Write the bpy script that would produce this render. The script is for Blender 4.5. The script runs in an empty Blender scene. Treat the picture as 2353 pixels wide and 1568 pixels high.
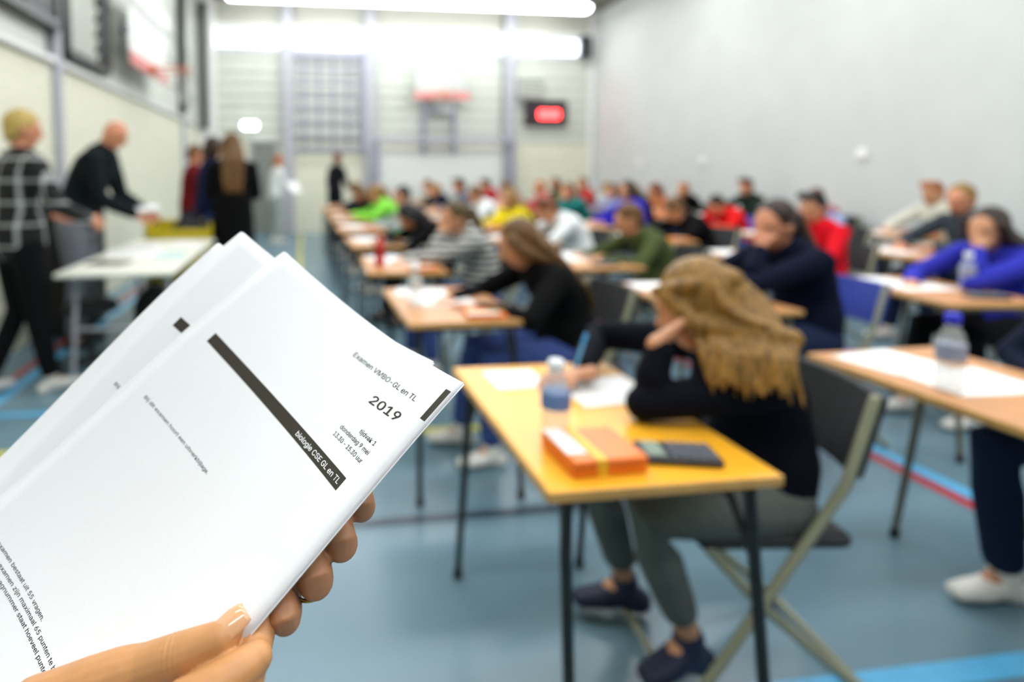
import bpy, math, random
from mathutils import Vector, Matrix

random.seed(7)
scene = bpy.context.scene
COL = scene.collection

# ------------------------------------------------------------------ camera, world, exposure
cam_data = bpy.data.cameras.new('camera')
cam_data.sensor_fit = 'HORIZONTAL'
cam_data.sensor_width = 36.0
cam_data.lens = 1350.0 / 2353.0 * 36.0
cam_data.shift_x = (1176.5 - 870.0) / 2353.0
cam_data.shift_y = -(784.0 - 480.0) / 2353.0
cam_data.clip_start = 0.02
cam_data.clip_end = 200
cam_data.dof.use_dof = True
cam_data.dof.focus_distance = 0.345
cam_data.dof.aperture_fstop = 2.9
cam_data.dof.aperture_blades = 0
cam = bpy.data.objects.new('camera', cam_data)
COL.objects.link(cam)
EYE = Vector((0, 0, 1.36))
cam.location = EYE
cam.rotation_euler = (math.radians(90 - 3.6028), 0, math.radians(-7.3716))
scene.camera = cam

world = bpy.data.worlds.new('daylight')
scene.world = world
world.use_nodes = True
world.node_tree.nodes['Background'].inputs['Color'].default_value = (0.80, 0.90, 1.0, 1)
world.node_tree.nodes['Background'].inputs['Strength'].default_value = 3.0

vs = scene.view_settings
vs.view_transform = 'Standard'
vs.look = 'None'
vs.gamma = 1.0
vs.use_curve_mapping = False
vs.exposure = 1.22
LAMP_POWER = 11.0
cy = scene.cycles
cy.max_bounces = 4
cy.adaptive_threshold = 0.05
cy.use_light_tree = False
cy.diffuse_bounces = 2
cy.glossy_bounces = 2
cy.transmission_bounces = 3
cy.transparent_max_bounces = 8
cy.caustics_reflective = False
cy.caustics_refractive = False

# ------------------------------------------------------------------ materials
MATS = {}
def lin(h):
    h = h.lstrip('#')
    out = []
    for i in (0, 2, 4):
        c = int(h[i:i+2], 16) / 255.0
        out.append(c / 12.92 if c <= 0.04045 else ((c + 0.055) / 1.055) ** 2.4)
    return tuple(out) + (1.0,)

def mat(name, color, rough=0.6, metal=0.0, vary=0.12, scale=20.0, bump=0.0, stretch=None, emit=0.0,
        emit_color=None, spec=0.5, sss=0.0, coat=0.0, alpha=None, trans=0.0):
    if name in MATS:
        return MATS[name]
    m = bpy.data.materials.new(name)
    m.use_nodes = True
    nt = m.node_tree
    b = nt.nodes['Principled BSDF']
    c = lin(color) if isinstance(color, str) else color
    b.inputs['Roughness'].default_value = rough
    b.inputs['Metallic'].default_value = metal
    b.inputs['Specular IOR Level'].default_value = spec
    b.inputs['Coat Weight'].default_value = coat
    b.inputs['Transmission Weight'].default_value = trans
    if sss:
        b.inputs['Subsurface Weight'].default_value = sss
        b.inputs['Subsurface Radius'].default_value = (1.0, 0.35, 0.2)
        b.inputs['Subsurface Scale'].default_value = 0.004
    tc = nt.nodes.new('ShaderNodeTexCoord')
    src = tc.outputs['Object']
    if stretch:
        mp = nt.nodes.new('ShaderNodeMapping')
        mp.inputs['Scale'].default_value = stretch
        nt.links.new(src, mp.inputs['Vector'])
        src = mp.outputs['Vector']
    nz = nt.nodes.new('ShaderNodeTexNoise')
    nz.inputs['Scale'].default_value = scale
    nz.inputs['Detail'].default_value = 4
    nt.links.new(src, nz.inputs['Vector'])
    rp = nt.nodes.new('ShaderNodeValToRGB')
    rp.color_ramp.elements[0].position = 0.3
    rp.color_ramp.elements[1].position = 0.7
    lo = tuple(max(0, x * (1 - vary)) for x in c[:3]) + (1,)
    hi = tuple(min(1, x * (1 + vary)) for x in c[:3]) + (1,)
    rp.color_ramp.elements[0].color = lo
    rp.color_ramp.elements[1].color = hi
    nt.links.new(nz.outputs['Fac'], rp.inputs['Fac'])
    nt.links.new(rp.outputs['Color'], b.inputs['Base Color'])
    if bump:
        bp = nt.nodes.new('ShaderNodeBump')
        bp.inputs['Strength'].default_value = bump
        bp.inputs['Distance'].default_value = 0.01
        nt.links.new(nz.outputs['Fac'], bp.inputs['Height'])
        nt.links.new(bp.outputs['Normal'], b.inputs['Normal'])
    if emit:
        b.inputs['Emission Color'].default_value = lin(emit_color) if emit_color else c
        b.inputs['Emission Strength'].default_value = emit
    MATS[name] = m
    return m

def grid_mat(name, base, line, period, width, axes=(0, 2), rough=0.8, soft=None):
    """cloth with woven lines along object axes (one axis: stripes, two: plaid)"""
    if name in MATS:
        return MATS[name]
    m = mat(name, base, rough)
    nt = m.node_tree
    b = nt.nodes['Principled BSDF']
    tc = [n for n in nt.nodes if n.type == 'TEX_COORD'][0]
    sep = nt.nodes.new('ShaderNodeSeparateXYZ')
    nt.links.new(tc.outputs['Object'], sep.inputs[0])
    fac = None
    for ax in axes:
        d = nt.nodes.new('ShaderNodeMath'); d.operation = 'DIVIDE'; d.inputs[1].default_value = period
        nt.links.new(sep.outputs[ax], d.inputs[0])
        fr = nt.nodes.new('ShaderNodeMath'); fr.operation = 'FRACT'
        nt.links.new(d.outputs[0], fr.inputs[0])
        lt = nt.nodes.new('ShaderNodeMath'); lt.operation = 'LESS_THAN'; lt.inputs[1].default_value = width
        nt.links.new(fr.outputs[0], lt.inputs[0])
        if fac is None:
            fac = lt
        else:
            mx = nt.nodes.new('ShaderNodeMath'); mx.operation = 'ADD'; mx.use_clamp = False
            nt.links.new(fac.outputs[0], mx.inputs[0]); nt.links.new(lt.outputs[0], mx.inputs[1])
            hf = nt.nodes.new('ShaderNodeMath'); hf.operation = 'MULTIPLY'; hf.inputs[1].default_value = 0.55
            nt.links.new(mx.outputs[0], hf.inputs[0])
            fac = hf
    mix = nt.nodes.new('ShaderNodeMix'); mix.data_type = 'RGBA'
    nt.links.new(fac.outputs[0], mix.inputs[0])
    prev = b.inputs['Base Color'].links[0].from_socket
    nt.links.new(prev, mix.inputs[6])
    mix.inputs[7].default_value = lin(line)
    nt.links.new(mix.outputs[2], b.inputs['Base Color'])
    return m

def brick_mat(name, c1, c2, mortar):
    if name in MATS:
        return MATS[name]
    m = bpy.data.materials.new(name); m.use_nodes = True
    nt = m.node_tree; b = nt.nodes['Principled BSDF']
    b.inputs['Roughness'].default_value = 0.8
    tc = nt.nodes.new('ShaderNodeTexCoord')
    sep = nt.nodes.new('ShaderNodeSeparateXYZ'); nt.links.new(tc.outputs['Object'], sep.inputs[0])
    ad = nt.nodes.new('ShaderNodeMath'); ad.operation = 'ADD'
    nt.links.new(sep.outputs[0], ad.inputs[0]); nt.links.new(sep.outputs[1], ad.inputs[1])
    cb = nt.nodes.new('ShaderNodeCombineXYZ')
    nt.links.new(ad.outputs[0], cb.inputs[0]); nt.links.new(sep.outputs[2], cb.inputs[1])
    br = nt.nodes.new('ShaderNodeTexBrick')
    br.inputs['Scale'].default_value = 1.0
    br.inputs['Brick Width'].default_value = 0.22
    br.inputs['Row Height'].default_value = 0.065
    br.inputs['Mortar Size'].default_value = 0.006
    br.inputs['Color1'].default_value = lin(c1); br.inputs['Color2'].default_value = lin(c2)
    br.inputs['Mortar'].default_value = lin(mortar)
    nt.links.new(cb.outputs[0], br.inputs['Vector'])
    nt.links.new(br.outputs['Color'], b.inputs['Base Color'])
    bp = nt.nodes.new('ShaderNodeBump'); bp.inputs['Strength'].default_value = 0.3; bp.inputs['Distance'].default_value = 0.004
    bp.invert = True
    nt.links.new(br.outputs['Fac'], bp.inputs['Height']); nt.links.new(bp.outputs['Normal'], b.inputs['Normal'])
    MATS[name] = m
    return m

def glass_mat(name, tint, amount=0.25, rough=0.05):
    if name in MATS:
        return MATS[name]
    m = bpy.data.materials.new(name); m.use_nodes = True
    nt = m.node_tree
    out = nt.nodes['Material Output']
    b = nt.nodes['Principled BSDF']
    b.inputs['Base Color'].default_value = lin(tint)
    b.inputs['Roughness'].default_value = rough
    tr = nt.nodes.new('ShaderNodeBsdfTransparent')
    mx = nt.nodes.new('ShaderNodeMixShader'); mx.inputs[0].default_value = amount
    nt.links.new(tr.outputs[0], mx.inputs[1]); nt.links.new(b.outputs[0], mx.inputs[2])
    nt.links.new(mx.outputs[0], out.inputs['Surface'])
    MATS[name] = m
    return m

# ------------------------------------------------------------------ geometry collector
class Geo:
    def __init__(self):
        self.v = []; self.f = []
    def add(self, vs_, fs_):
        o = len(self.v)
        self.v += [tuple(p) for p in vs_]
        self.f += [tuple(i + o for i in q) for q in fs_]
        return self
    def box(self, c, s, rot=None, bev=0.0):
        hx, hy, hz = s[0] / 2, s[1] / 2, s[2] / 2
        M = rot if rot is not None else Matrix.Identity(3)
        if not bev:
            P = [Vector((x * hx, y * hy, z * hz)) for x in (-1, 1) for y in (-1, 1) for z in (-1, 1)]
            F = [(0, 1, 3, 2), (4, 6, 7, 5), (0, 4, 5, 1), (2, 3, 7, 6), (0, 2, 6, 4), (1, 5, 7, 3)]
        else:
            b = min(bev, hx * .99, hy * .99, hz * .99)
            P = []; idx = {}
            for x in (-1, 1):
                for y in (-1, 1):
                    for z in (-1, 1):
                        for a in range(3):
                            q = [x * (hx - b), y * (hy - b), z * (hz - b)]
                            q[a] = (x * hx, y * hy, z * hz)[a]
                            idx[(x, y, z, a)] = len(P); P.append(Vector(q))
            F = []
            for a in range(3):
                o1, o2 = [k for k in range(3) if k != a]
                for s_ in (-1, 1):
                    loop = []
                    for p, q in ((-1, -1), (1, -1), (1, 1), (-1, 1)):
                        k = [0, 0, 0]; k[a] = s_; k[o1] = p; k[o2] = q
                        loop.append(idx[(k[0], k[1], k[2], a)])
                    if (s_ > 0) != (a == 1): F.append(tuple(loop))
                    else: F.append(tuple(reversed(loop)))
            for a in range(3):
                o1, o2 = [k for k in range(3) if k != a]
                for p in (-1, 1):
                    for q in (-1, 1):
                        k0 = [0, 0, 0]; k0[a] = -1; k0[o1] = p; k0[o2] = q
                        k1 = list(k0); k1[a] = 1
                        F.append((idx[(*k0, o1)], idx[(*k1, o1)], idx[(*k1, o2)], idx[(*k0, o2)]))
            for x in (-1, 1):
                for y in (-1, 1):
                    for z in (-1, 1):
                        F.append((idx[(x, y, z, 0)], idx[(x, y, z, 1)], idx[(x, y, z, 2)]))
        c = Vector(c)
        return self.add([M @ p + c for p in P], F)
    def tube(self, pts, radii, n=10, side=None, cap=True):
        """closed round-ended tube; radius may be (a, b): a along side, b across"""
        pts = [Vector(p) for p in pts]
        R = [(r, r) if not isinstance(r, (tuple, list)) else tuple(r) for r in radii]
        k = len(pts)
        tang = []
        for i in range(k):
            t = pts[min(i + 1, k - 1)] - pts[max(i - 1, 0)]
            tang.append(t.normalized() if t.length > 1e-9 else Vector((0, 0, 1)))
        s = Vector(side) if side is not None else (Vector((1, 0, 0)) if abs(tang[0].x) < .8 else Vector((0, 1, 0)))
        rings = []
        def ring(p, t, s_, ra, rb):
            x = (s_ - t * s_.dot(t)).normalized()
            y = t.cross(x)
            return [p + x * (ra * math.cos(2 * math.pi * j / n)) + y * (rb * math.sin(2 * math.pi * j / n)) for j in range(n)]
        if cap:
            m0 = min(R[0])
            for a in (80, 50, 25):
                ca, sa = math.cos(math.radians(a)), math.sin(math.radians(a))
                rings.append(ring(pts[0] - tang[0] * (m0 * sa), tang[0], s, R[0][0] * ca, R[0][1] * ca))
        for i in range(k):
            if side is None:
                s = (s - tang[i] * s.dot(tang[i])).normalized()
            rings.append(ring(pts[i], tang[i], s, *R[i]))
        if cap:
            m1 = min(R[-1])
            for a in (25, 50, 80):
                ca, sa = math.cos(math.radians(a)), math.sin(math.radians(a))
                rings.append(ring(pts[-1] + tang[-1] * (m1 * sa), tang[-1], s, R[-1][0] * ca, R[-1][1] * ca))
        V = [p for r in rings for p in r]
        F = []
        for i in range(len(rings) - 1):
            for j in range(n):
                a, b = i * n + j, i * n + (j + 1) % n
                F.append((a, b, b + n, a + n))
        F.append(tuple(reversed(range(n))))
        F.append(tuple(range((len(rings) - 1) * n, len(rings) * n)))
        return self.add(V, F)
    def ell(self, c, r, axes=None, n=14, m=9):
        c = Vector(c)
        ax = axes if axes else (Vector((1, 0, 0)), Vector((0, 1, 0)), Vector((0, 0, 1)))
        V = [c - ax[2] * r[2]]
        for i in range(1, m):
            th = -math.pi / 2 + math.pi * i / m
            for j in range(n):
                ph = 2 * math.pi * j / n
                V.append(c + ax[0] * (r[0] * math.cos(th) * math.cos(ph)) + ax[1] * (r[1] * math.cos(th) * math.sin(ph)) + ax[2] * (r[2] * math.sin(th)))
        V.append(c + ax[2] * r[2])
        F = [(0, 1 + (j + 1) % n, 1 + j) for j in range(n)]
        for i in range(m - 2):
            for j in range(n):
                a, b = 1 + i * n + j, 1 + i * n + (j + 1) % n
                F.append((a, b, b + n, a + n))
        top = len(V) - 1; o = 1 + (m - 2) * n
        F += [(o + j, o + (j + 1) % n, top) for j in range(n)]
        return self.add(V, F)
    def lathe(self, prof, c=(0, 0, 0), n=20):
        c = Vector(c)
        V = []; F = []
        for r, z in prof:
            for j in range(n):
                a = 2 * math.pi * j / n
                V.append(c + Vector((r * math.cos(a), r * math.sin(a), z)))
        for i in range(len(prof) - 1):
            for j in range(n):
                a, b = i * n + j, i * n + (j + 1) % n
                F.append((a, b, b + n, a + n))
        F.append(tuple(reversed(range(n))))
        F.append(tuple(range((len(prof) - 1) * n, len(prof) * n)))
        return self.add(V, F)
    def ring(self, c, axis, R, r, n=28, k=8):
        c = Vector(c); t = Vector(axis).normalized()
        x = t.orthogonal().normalized(); y = t.cross(x)
        V = []; F = []
        for i in range(n):
            a = 2 * math.pi * i / n
            d = x * math.cos(a) + y * math.sin(a)
            for j in range(k):
                b = 2 * math.pi * j / k
                V.append(c + d * (R + r * math.cos(b)) + t * (r * math.sin(b)))
        for i in range(n):
            for j in range(k):
                F.append((i * k + j, ((i + 1) % n) * k + j, ((i + 1) % n) * k + (j + 1) % k, i * k + (j + 1) % k))
        return self.add(V, F)
    def mesh(self, name, smooth=False):
        me = bpy.data.meshes.new(name)
        me.from_pydata(self.v, [], self.f)
        me.validate()
        if smooth:
            me.polygons.foreach_set('use_smooth', [True] * len(me.polygons))
        me.update()
        return me

def link(name, me, m=None, parent=None):
    o = bpy.data.objects.new(name, me)
    COL.objects.link(o)
    if m is not None:
        if not me.materials:
            me.materials.append(None)
        o.material_slots[0].link = 'OBJECT'
        o.material_slots[0].material = m
    if parent is not None:
        o.parent = parent
    return o

def obj(name, geo, m, parent=None, smooth=False):
    return link(name, geo.mesh(name, smooth), m, parent)

def tag(o, label, cat, group=None):
    o['label'] = label; o['category'] = cat
    if group: o['group'] = group
    return o

def thing(name, label, cat, loc=(0, 0, 0), rz=0.0, group=None):
    o = bpy.data.objects.new(name, None)
    o.empty_display_size = 0.1
    COL.objects.link(o)
    o.location = loc; o.rotation_euler = (0, 0, rz)
    return tag(o, label, cat, group)

def struct(name, geo, m, smooth=False):
    o = obj(name, geo, m, None, smooth)
    o['kind'] = 'structure'
    return o

def rotz(a): return Matrix.Rotation(a, 3, 'Z')

# deferred voxel-union of overlapping closed shapes into one continuous skin
QUEUE = []
def union(name, geo, voxel, smooth=4):
    me = geo.mesh(name)
    o = bpy.data.objects.new('tmp_' + name, me)
    COL.objects.link(o)
    r = o.modifiers.new('r', 'REMESH'); r.mode = 'VOXEL'; r.voxel_size = voxel
    if smooth:
        s = o.modifiers.new('s', 'SMOOTH'); s.factor = 0.5; s.iterations = smooth
    QUEUE.append([name, o, None])
    return QUEUE[-1]
def run_unions():
    dg = bpy.context.evaluated_depsgraph_get()
    dg.update()
    for q in QUEUE:
        if q[2] is None:
            me = bpy.data.meshes.new_from_object(q[1].evaluated_get(dg))
            me.name = q[0]
            me.polygons.foreach_set('use_smooth', [True] * len(me.polygons))
            q[2] = me
    for q in QUEUE:
        if q[1] is not None:
            bpy.data.objects.remove(q[1]); q[1] = None

# ------------------------------------------------------------------ the room
XL, XR, YB, YF, ZC = -2.25, 6.8, 13.2, -6.0, 5.05
M_floor = mat('blue_sports_floor', '#6b8793', rough=0.26, vary=0.05, scale=3.0, spec=0.4)
M_brick = brick_mat('cream_painted_brick', '#e3e2cc', '#dddcc4', '#d2d1ba')
M_clad = mat('grey_white_cladding', '#d6dacd', rough=0.5, vary=0.04, scale=4)
M_clad_back = mat('wall_sheet', '#9da197', rough=0.7, vary=0.04, scale=4)
M_rwall = mat('light_grey_partition', '#cfd2cd', rough=0.85, vary=0.03, scale=2)
M_ceil = mat('dark_olive_ceiling', '#6b6b5c', rough=0.9, vary=0.06)
M_steel = mat('lilac_grey_steel', '#adaeb4', rough=0.45, vary=0.05)
M_rack = mat('slate_lilac_steel', '#9495a6', rough=0.45, vary=0.05)
M_dark = mat('dark_window_metal', '#26281f', rough=0.4, vary=0.1)
M_white = mat('white_paint', '#e8e8e2', rough=0.5, vary=0.03)

floor = struct('floor', Geo().box(((XL + XR) / 2, (YB + YF) / 2, -.05), (XR - XL + .4, YB - YF + .4, .1)), M_floor)
ceil = struct('ceiling', Geo().box(((XL + XR) / 2, (YB + YF) / 2, ZC + .05), (XR - XL + .4, YB - YF + .4, .1)), M_ceil)
wall_right = struct('wall_right', Geo().box((XR + .1, (YB + YF) / 2, ZC / 2), (.2, YB - YF, ZC)), M_rwall)
wall_front = struct('wall_front', Geo().box(((XL + XR) / 2, YF - .1, ZC / 2), (XR - XL, .2, ZC)), mat('bounce_cutting_grey', '#5a5d5c', rough=.9))  # unseen wall, coloured dark to cut light bounced onto the hands
wall_left = struct('wall_left', Geo().box((XL - .1, (YB + YF) / 2, ZC / 2), (.2, YB - YF, ZC)), M_clad_back)
# far wall with an open clerestory band
WZ0, WZ1 = 4.05, 4.47
g = Geo().box(((XL + XR) / 2, YB + .1, WZ0 / 2), (XR - XL, .2, WZ0))
g.box(((XL + XR) / 2, YB + .1, (WZ1 + ZC) / 2), (XR - XL, .2, ZC - WZ1))
wall_back = struct('wall_back', g, mat('cream_upper_wall', '#c9c9bb', rough=0.7, vary=0.03))
# brick base courses, proud of the sheet walls
obj('brick_base', Geo().box((XL + .04, (YB + YF) / 2, 1.15), (.08, YB - YF, 2.30)), M_brick, wall_left)
obj('brick_base', Geo().box(((XL + XR) / 2, YB - .04, 1.0), (XR - XL, .08, 2.02)), M_brick, wall_back)
obj('ledge', Geo().box((XL + .06, (YB + YF) / 2, 2.33), (.14, YB - YF, .06), bev=.01), M_white, wall_left)

LINE_Z = [.0008]
def floor_line(x0, y0, x1, y1, m, w=.05):
    LINE_Z[0] += .00025
    d = Vector((x1 - x0, y1 - y0, 0)); L = d.length
    obj('floor_line', Geo().box(((x0 + x1) / 2, (y0 + y1) / 2, LINE_Z[0]), (L, w, .0012), rotz(math.atan2(d.y, d.x))), m, floor)
M_lblue = mat('light_blue_line', '#5cb3e0', rough=.3, vary=.05)
M_lred = mat('red_line', '#b3282e', rough=.3, vary=.05)
M_lyel = mat('yellow_line', '#c9c43a', rough=.3, vary=.05)
M_lblk = mat('dark_line', '#33434d', rough=.3, vary=.05)
floor_line(2.78, -2, 2.78, 12.6, M_lblue, .07)
floor_line(2.70, -2, 2.70, 12.6, M_lred, .06)
floor_line(-1.80, -2, -1.80, 12.6, M_lblue, .07)
floor_line(-1.90, -2, -1.90, 12.6, M_lred, .05)
floor_line(XL + .1, 2.96, XR - .1, 2.94, M_lyel, .06)
floor_line(-.05, 3.0, -.05, 12.9, M_lyel, .06)
floor_line(XL + .1, 3.44, -.6, 3.44, M_lblue, .06)
floor_line(.9, 1.30, XR - .1, 1.30, M_lblue, .07)
floor_line(XL + .1, 2.175, 1.6, 2.185, M_lblk, .045)

# cladding boards of the far wall, each board a piece
bays = [(-1.85, -.42), (-.18, 1.36), (1.62, 4.56), (4.82, 6.75)]
zrows = [2.05 + .25 * i for i in range(8)]
obj('backing_sheet', Geo().box(((XL + XR) / 2, YB - .005, 3.03), (XR - XL, .01, 2.02)), mat('shadow_gap', '#aeb2a5', rough=.8), wall_back)
board_me = {}
for x0, x1 in bays:
    for z in zrows:
        hh = .19 if x0 != -.18 else .244
        obj('cladding_board', Geo().box(((x0 + x1) / 2, YB - .025, z + hh / 2), (x1 - x0, .05, hh), bev=.012), M_clad, wall_back)
# cladding boards of the left wall above the ledge
for y0, y1 in [(-3.0, -.2), (-.1, 2.6), (2.7, 5.48), (6.95, 11.0), (11.3, 12.75)]:
    for i in range(6):
        obj('cladding_board', Geo().box((XL + .03, (y0 + y1) / 2, 2.40 + .43 * i + .2), (.06, y1 - y0, .41), bev=.012), M_clad, wall_left)
# far wall columns
TN = 0
def trim(geo, m):
    global TN
    TN += 1
    return struct('trim_%d' % TN, geo, m)
for x in (-.30, 1.49, 4.69):
    trim(Geo().box((x, YB - .12, ZC / 2), (.24, .24, ZC), bev=.015), M_steel)
trim(Geo().box((-2.03, 12.98, ZC / 2), (.40, .40, ZC), bev=.02), M_white)
trim(Geo().box((6.72, YB - .06, ZC / 2), (.12, .12, ZC), bev=.01), M_white)
trim(Geo().box((2.3, YB - .03, WZ0 - .05), (8.9, .10, .12), bev=.01), M_steel)
trim(Geo().box((2.3, YB - .03, WZ1 + .04), (8.9, .08, .08), bev=.01), M_white)
# left wall columns
for y in (5.58, 11.15):
    trim(Geo().box((XL + .08, y, ZC / 2), (.12, .11, ZC), bev=.015), M_steel)
trim(Geo().box((XL + .16, 10.95, 3.72), (.12, .10, 2.6), bev=.01), M_dark)
trim(Geo().box((XL + .24, 12.70, 3.55), (.14, .10, 2.6), bev=.01), M_dark)
# clerestory panes
M_pane = glass_mat('window_glass', '#dfeaf2', .12)
for i, (x0, x1) in enumerate([(-1.80, -.42), (-.18, 1.37), (1.61, 3.1), (3.14, 4.57), (4.81, 6.55)]):
    w = struct('window_%d' % (i + 1), Geo().box(((x0 + x1) / 2, YB + .10, WZ0 + .02), (x1 - x0, .12, .04), bev=.005).box(((x0 + x1) / 2, YB + .10, WZ1 - .02), (x1 - x0, .12, .04), bev=.005)
               .box((x0 + .02, YB + .10, (WZ0 + WZ1) / 2), (.04, .12, WZ1 - WZ0 - .08), bev=.005).box((x1 - .02, YB + .10, (WZ0 + WZ1) / 2), (.04, .12, WZ1 - WZ0 - .08), bev=.005), M_white)
    obj('pane', Geo().box(((x0 + x1) / 2, YB + .10, (WZ0 + WZ1) / 2), (x1 - x0 - .08, .012, WZ1 - WZ0 - .08)), M_pane, w)
# left wall louvre windows
def louvre(n, y0, y1, z0, z1, k, tilt, dark_end):
    yc, zc = (y0 + y1) / 2, (z0 + z1) / 2
    g = Geo()
    for zz in (z0, z1): g.box((XL + .12, yc, zz), (.12, y1 - y0, .09), bev=.01)
    for yy in (y0, y1): g.box((XL + .12, yy, zc), (.12, .09, z1 - z0), bev=.01)
    w = struct('window_%d' % n, g, M_dark)
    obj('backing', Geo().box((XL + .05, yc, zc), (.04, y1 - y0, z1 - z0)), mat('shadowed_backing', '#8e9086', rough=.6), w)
    for i in range(k):
        z = z0 + (i + .5) * (z1 - z0) / k
        obj('slat', Geo().box((XL + .12, yc - dark_end / 2, z), (.015, y1 - y0 - .12 - dark_end, (z1 - z0) / k * .9), Matrix.Rotation(math.radians(tilt), 3, 'Y'), bev=.004), M_clad, w)
    obj('black_shutter', Geo().box((XL + .13, y1 - dark_end / 2 - .03, zc), (.05, dark_end, z1 - z0 - .1), bev=.008), mat('black_shutter', '#15160f', rough=.5), w)
louvre(6, 5.72, 6.85, 2.44, 3.22, 5, 22, .22)
louvre(7, 5.72, 6.85, 3.38, 4.6, 5, 22, .3)
louvre(8, 3.2, 5.5, 2.62, 4.6, 7, 22, .55)

# door in the far wall
d1 = struct('door_1', Geo().box((-.83, YB - .09, .99), (.50, .05, 1.98), bev=.008), mat('grey_door', '#7d8179', rough=.5, vary=.05))
obj('door_frame', Geo().box((-1.11, YB - .10, 1.0), (.05, .08, 2.04)).box((-.55, YB - .10, 1.0), (.05, .08, 2.04)).box((-.83, YB - .10, 2.02), (.61, .08, .05)), M_steel, d1)
obj('door_handle', Geo().tube([(-.64, YB - .12, 1.02), (-.64, YB - .16, 1.02), (-.74, YB - .16, 1.02)], [.01] * 3), mat('brushed_steel', '#b9bbbd', rough=.3, metal=1), d1)

# ------------------------------------------------------------------ ceiling lights
M_tube = mat('lamp_diffuser', '#fffaf0', emit=LAMP_POWER, emit_color='#f7faff', vary=0)
def luminaire(y, x0, x1, z, label, grp='suspended strip lights across the hall'):
    t = thing('strip_light', label, 'ceiling light', ((x0 + x1) / 2, y, z), 0, grp)
    L = x1 - x0
    obj('housing', Geo().box((0, 0, .075), (L, .30, .07), bev=.015), M_white, t)
    obj('diffuser', Geo().box((0, 0, .0), (L - .04, .26, .09), bev=.03), M_tube, t)
    for sx in (-1, 1):
        obj('suspension_rod', Geo().tube([(sx * L * .35, 0, .10), (sx * L * .35, 0, ZC - z)], [.008, .008], n=6), M_steel, t)
    return t
luminaire(12.0, -1.45, 6.05, 4.80, 'long glowing strip light hanging before the high windows')
for i, y in enumerate((8.9, 6.2, 3.5, .8, -1.9)):
    luminaire(y, -1.7, 6.1, 4.74, 'strip light over %s' % ['the back rows of desks', 'the middle rows of desks', 'the near rows of desks', 'the front desk', 'the area behind the booklet', 'the entrance end of the hall'][i])

# ------------------------------------------------------------------ far wall equipment
# climbing rack
t = thing('climbing_rack', 'grey steel climbing rack of square bars on the far wall', 'climbing rack', (.53, YB - .18, 1.8))
for sx in (-1, 1):
    obj('post', Geo().box((sx * .78, 0, 1.05), (.09, .10, 2.15), bev=.01), M_rack, t)
for k in range(8):
    obj('rung', Geo().box((0, 0, .05 + k * .29), (1.48, .04, .045 if k not in (0, 7) else .09), bev=.008), M_rack, t)
for k in range(4):
    obj('upright_bar', Geo().box((-.47 + k * .313, .03, 1.06), (.055, .03, 2.06), bev=.006), M_rack, t)
# handball goal with padded board
t = thing('handball_goal', 'steel handball goal frame against the far wall', 'goal', (3.13, YB - .5, 0))
for sx in (-1, 1):
    obj('post', Geo().box((sx * 1.53, 0, 1.02), (.10, .10, 2.04), bev=.012), M_rack, t)
    obj('floor_brace', Geo().tube([(sx * 1.53, 0, .03), (sx * 1.50, .36, .03), (sx * 1.50, .36, 1.9), (sx * 1.53, .05, 2.0)], [.02] * 4, n=8), M_rack, t)
obj('crossbar', Geo().box((0, 0, 2.04), (3.16, .10, .10), bev=.012), M_rack, t)
pad = tag(obj('wall_pad', Geo().box((3.13, YB - .12, .98), (2.86, .06, 1.86), bev=.02), mat('white_wall_pad', '#dcded6', rough=.6, vary=.03)), 'pale padded board on the wall inside the goal', 'wall pad')
# basketball hoop above the goal
M_hoopred = mat('faded_red_paint', '#d8837c', rough=.5)
M_orange = mat('hoop_orange', '#d7703a', rough=.4)
def hoop(name, label, loc, rz, board, glass):
    t = thing(name, label, 'basketball hoop', loc, rz)
    w, h = board
    obj('backboard', Geo().box((0, 0, h / 2), (w, .03, h), bev=.006), glass, t)
    obj('top_glare_bar', Geo().box((0, -.02, h + .02), (w + .02, .07, h * .32), bev=.02), M_white, t)  # white bar standing in for a lamp reflection on the far board
    obj('lower_band', Geo().box((0, -.022, .05), (w + .06, .03, .16), bev=.008), M_hoopred, t)
    obj('rim', Geo().ring((0, -.30, .06), (0, 0, 1), .225, .012), M_orange, t)
    obj('rim_bracket', Geo().box((0, -.06, .06), (.14, .08, .10), bev=.01), M_orange, t)
    net = Geo()
    for k in range(12):
        a = 2 * math.pi * k / 12; b = 2 * math.pi * (k + 1) / 12
        net.tube([(.225 * math.cos(a), -.30 + .225 * math.sin(a), .05), (.16 * math.cos(b), -.30 + .16 * math.sin(b), -.18), (.13 * math.cos(a), -.30 + .13 * math.sin(a), -.36)], [.004] * 3, n=5)
    obj('net', net, M_white, t)
    return t
t = hoop('basketball_hoop', 'basketball hoop with board topped by a painted lamp reflection above the far goal', (3.03, YB - .55, 2.96), 0, (1.18, .80), mat('grey_acrylic', '#b7bcb4', rough=.15))
for sx in (-1, 1):
    obj('support_post', Geo().box((sx * .34, .30, -.25), (.10, .10, 1.9), bev=.01), M_rack, t)
    obj('support_arm', Geo().box((sx * .34, .16, .3), (.07, .30, .07), bev=.01), M_rack, t)
obj('support_tie', Geo().box((0, .28, -.22), (.76, .08, .10), bev=.01), M_rack, t)
t = hoop('basketball_hoop', 'white basketball backboard with pale red rim on the left wall', (XL + .30, 8.0, 2.62), math.radians(90), (1.75, .80), M_white)
for sx in (-1, 1): obj('support_arm', Geo().box((sx * .45, .12, .45), (.08, .20, .08), bev=.01), M_rack, t)

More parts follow.
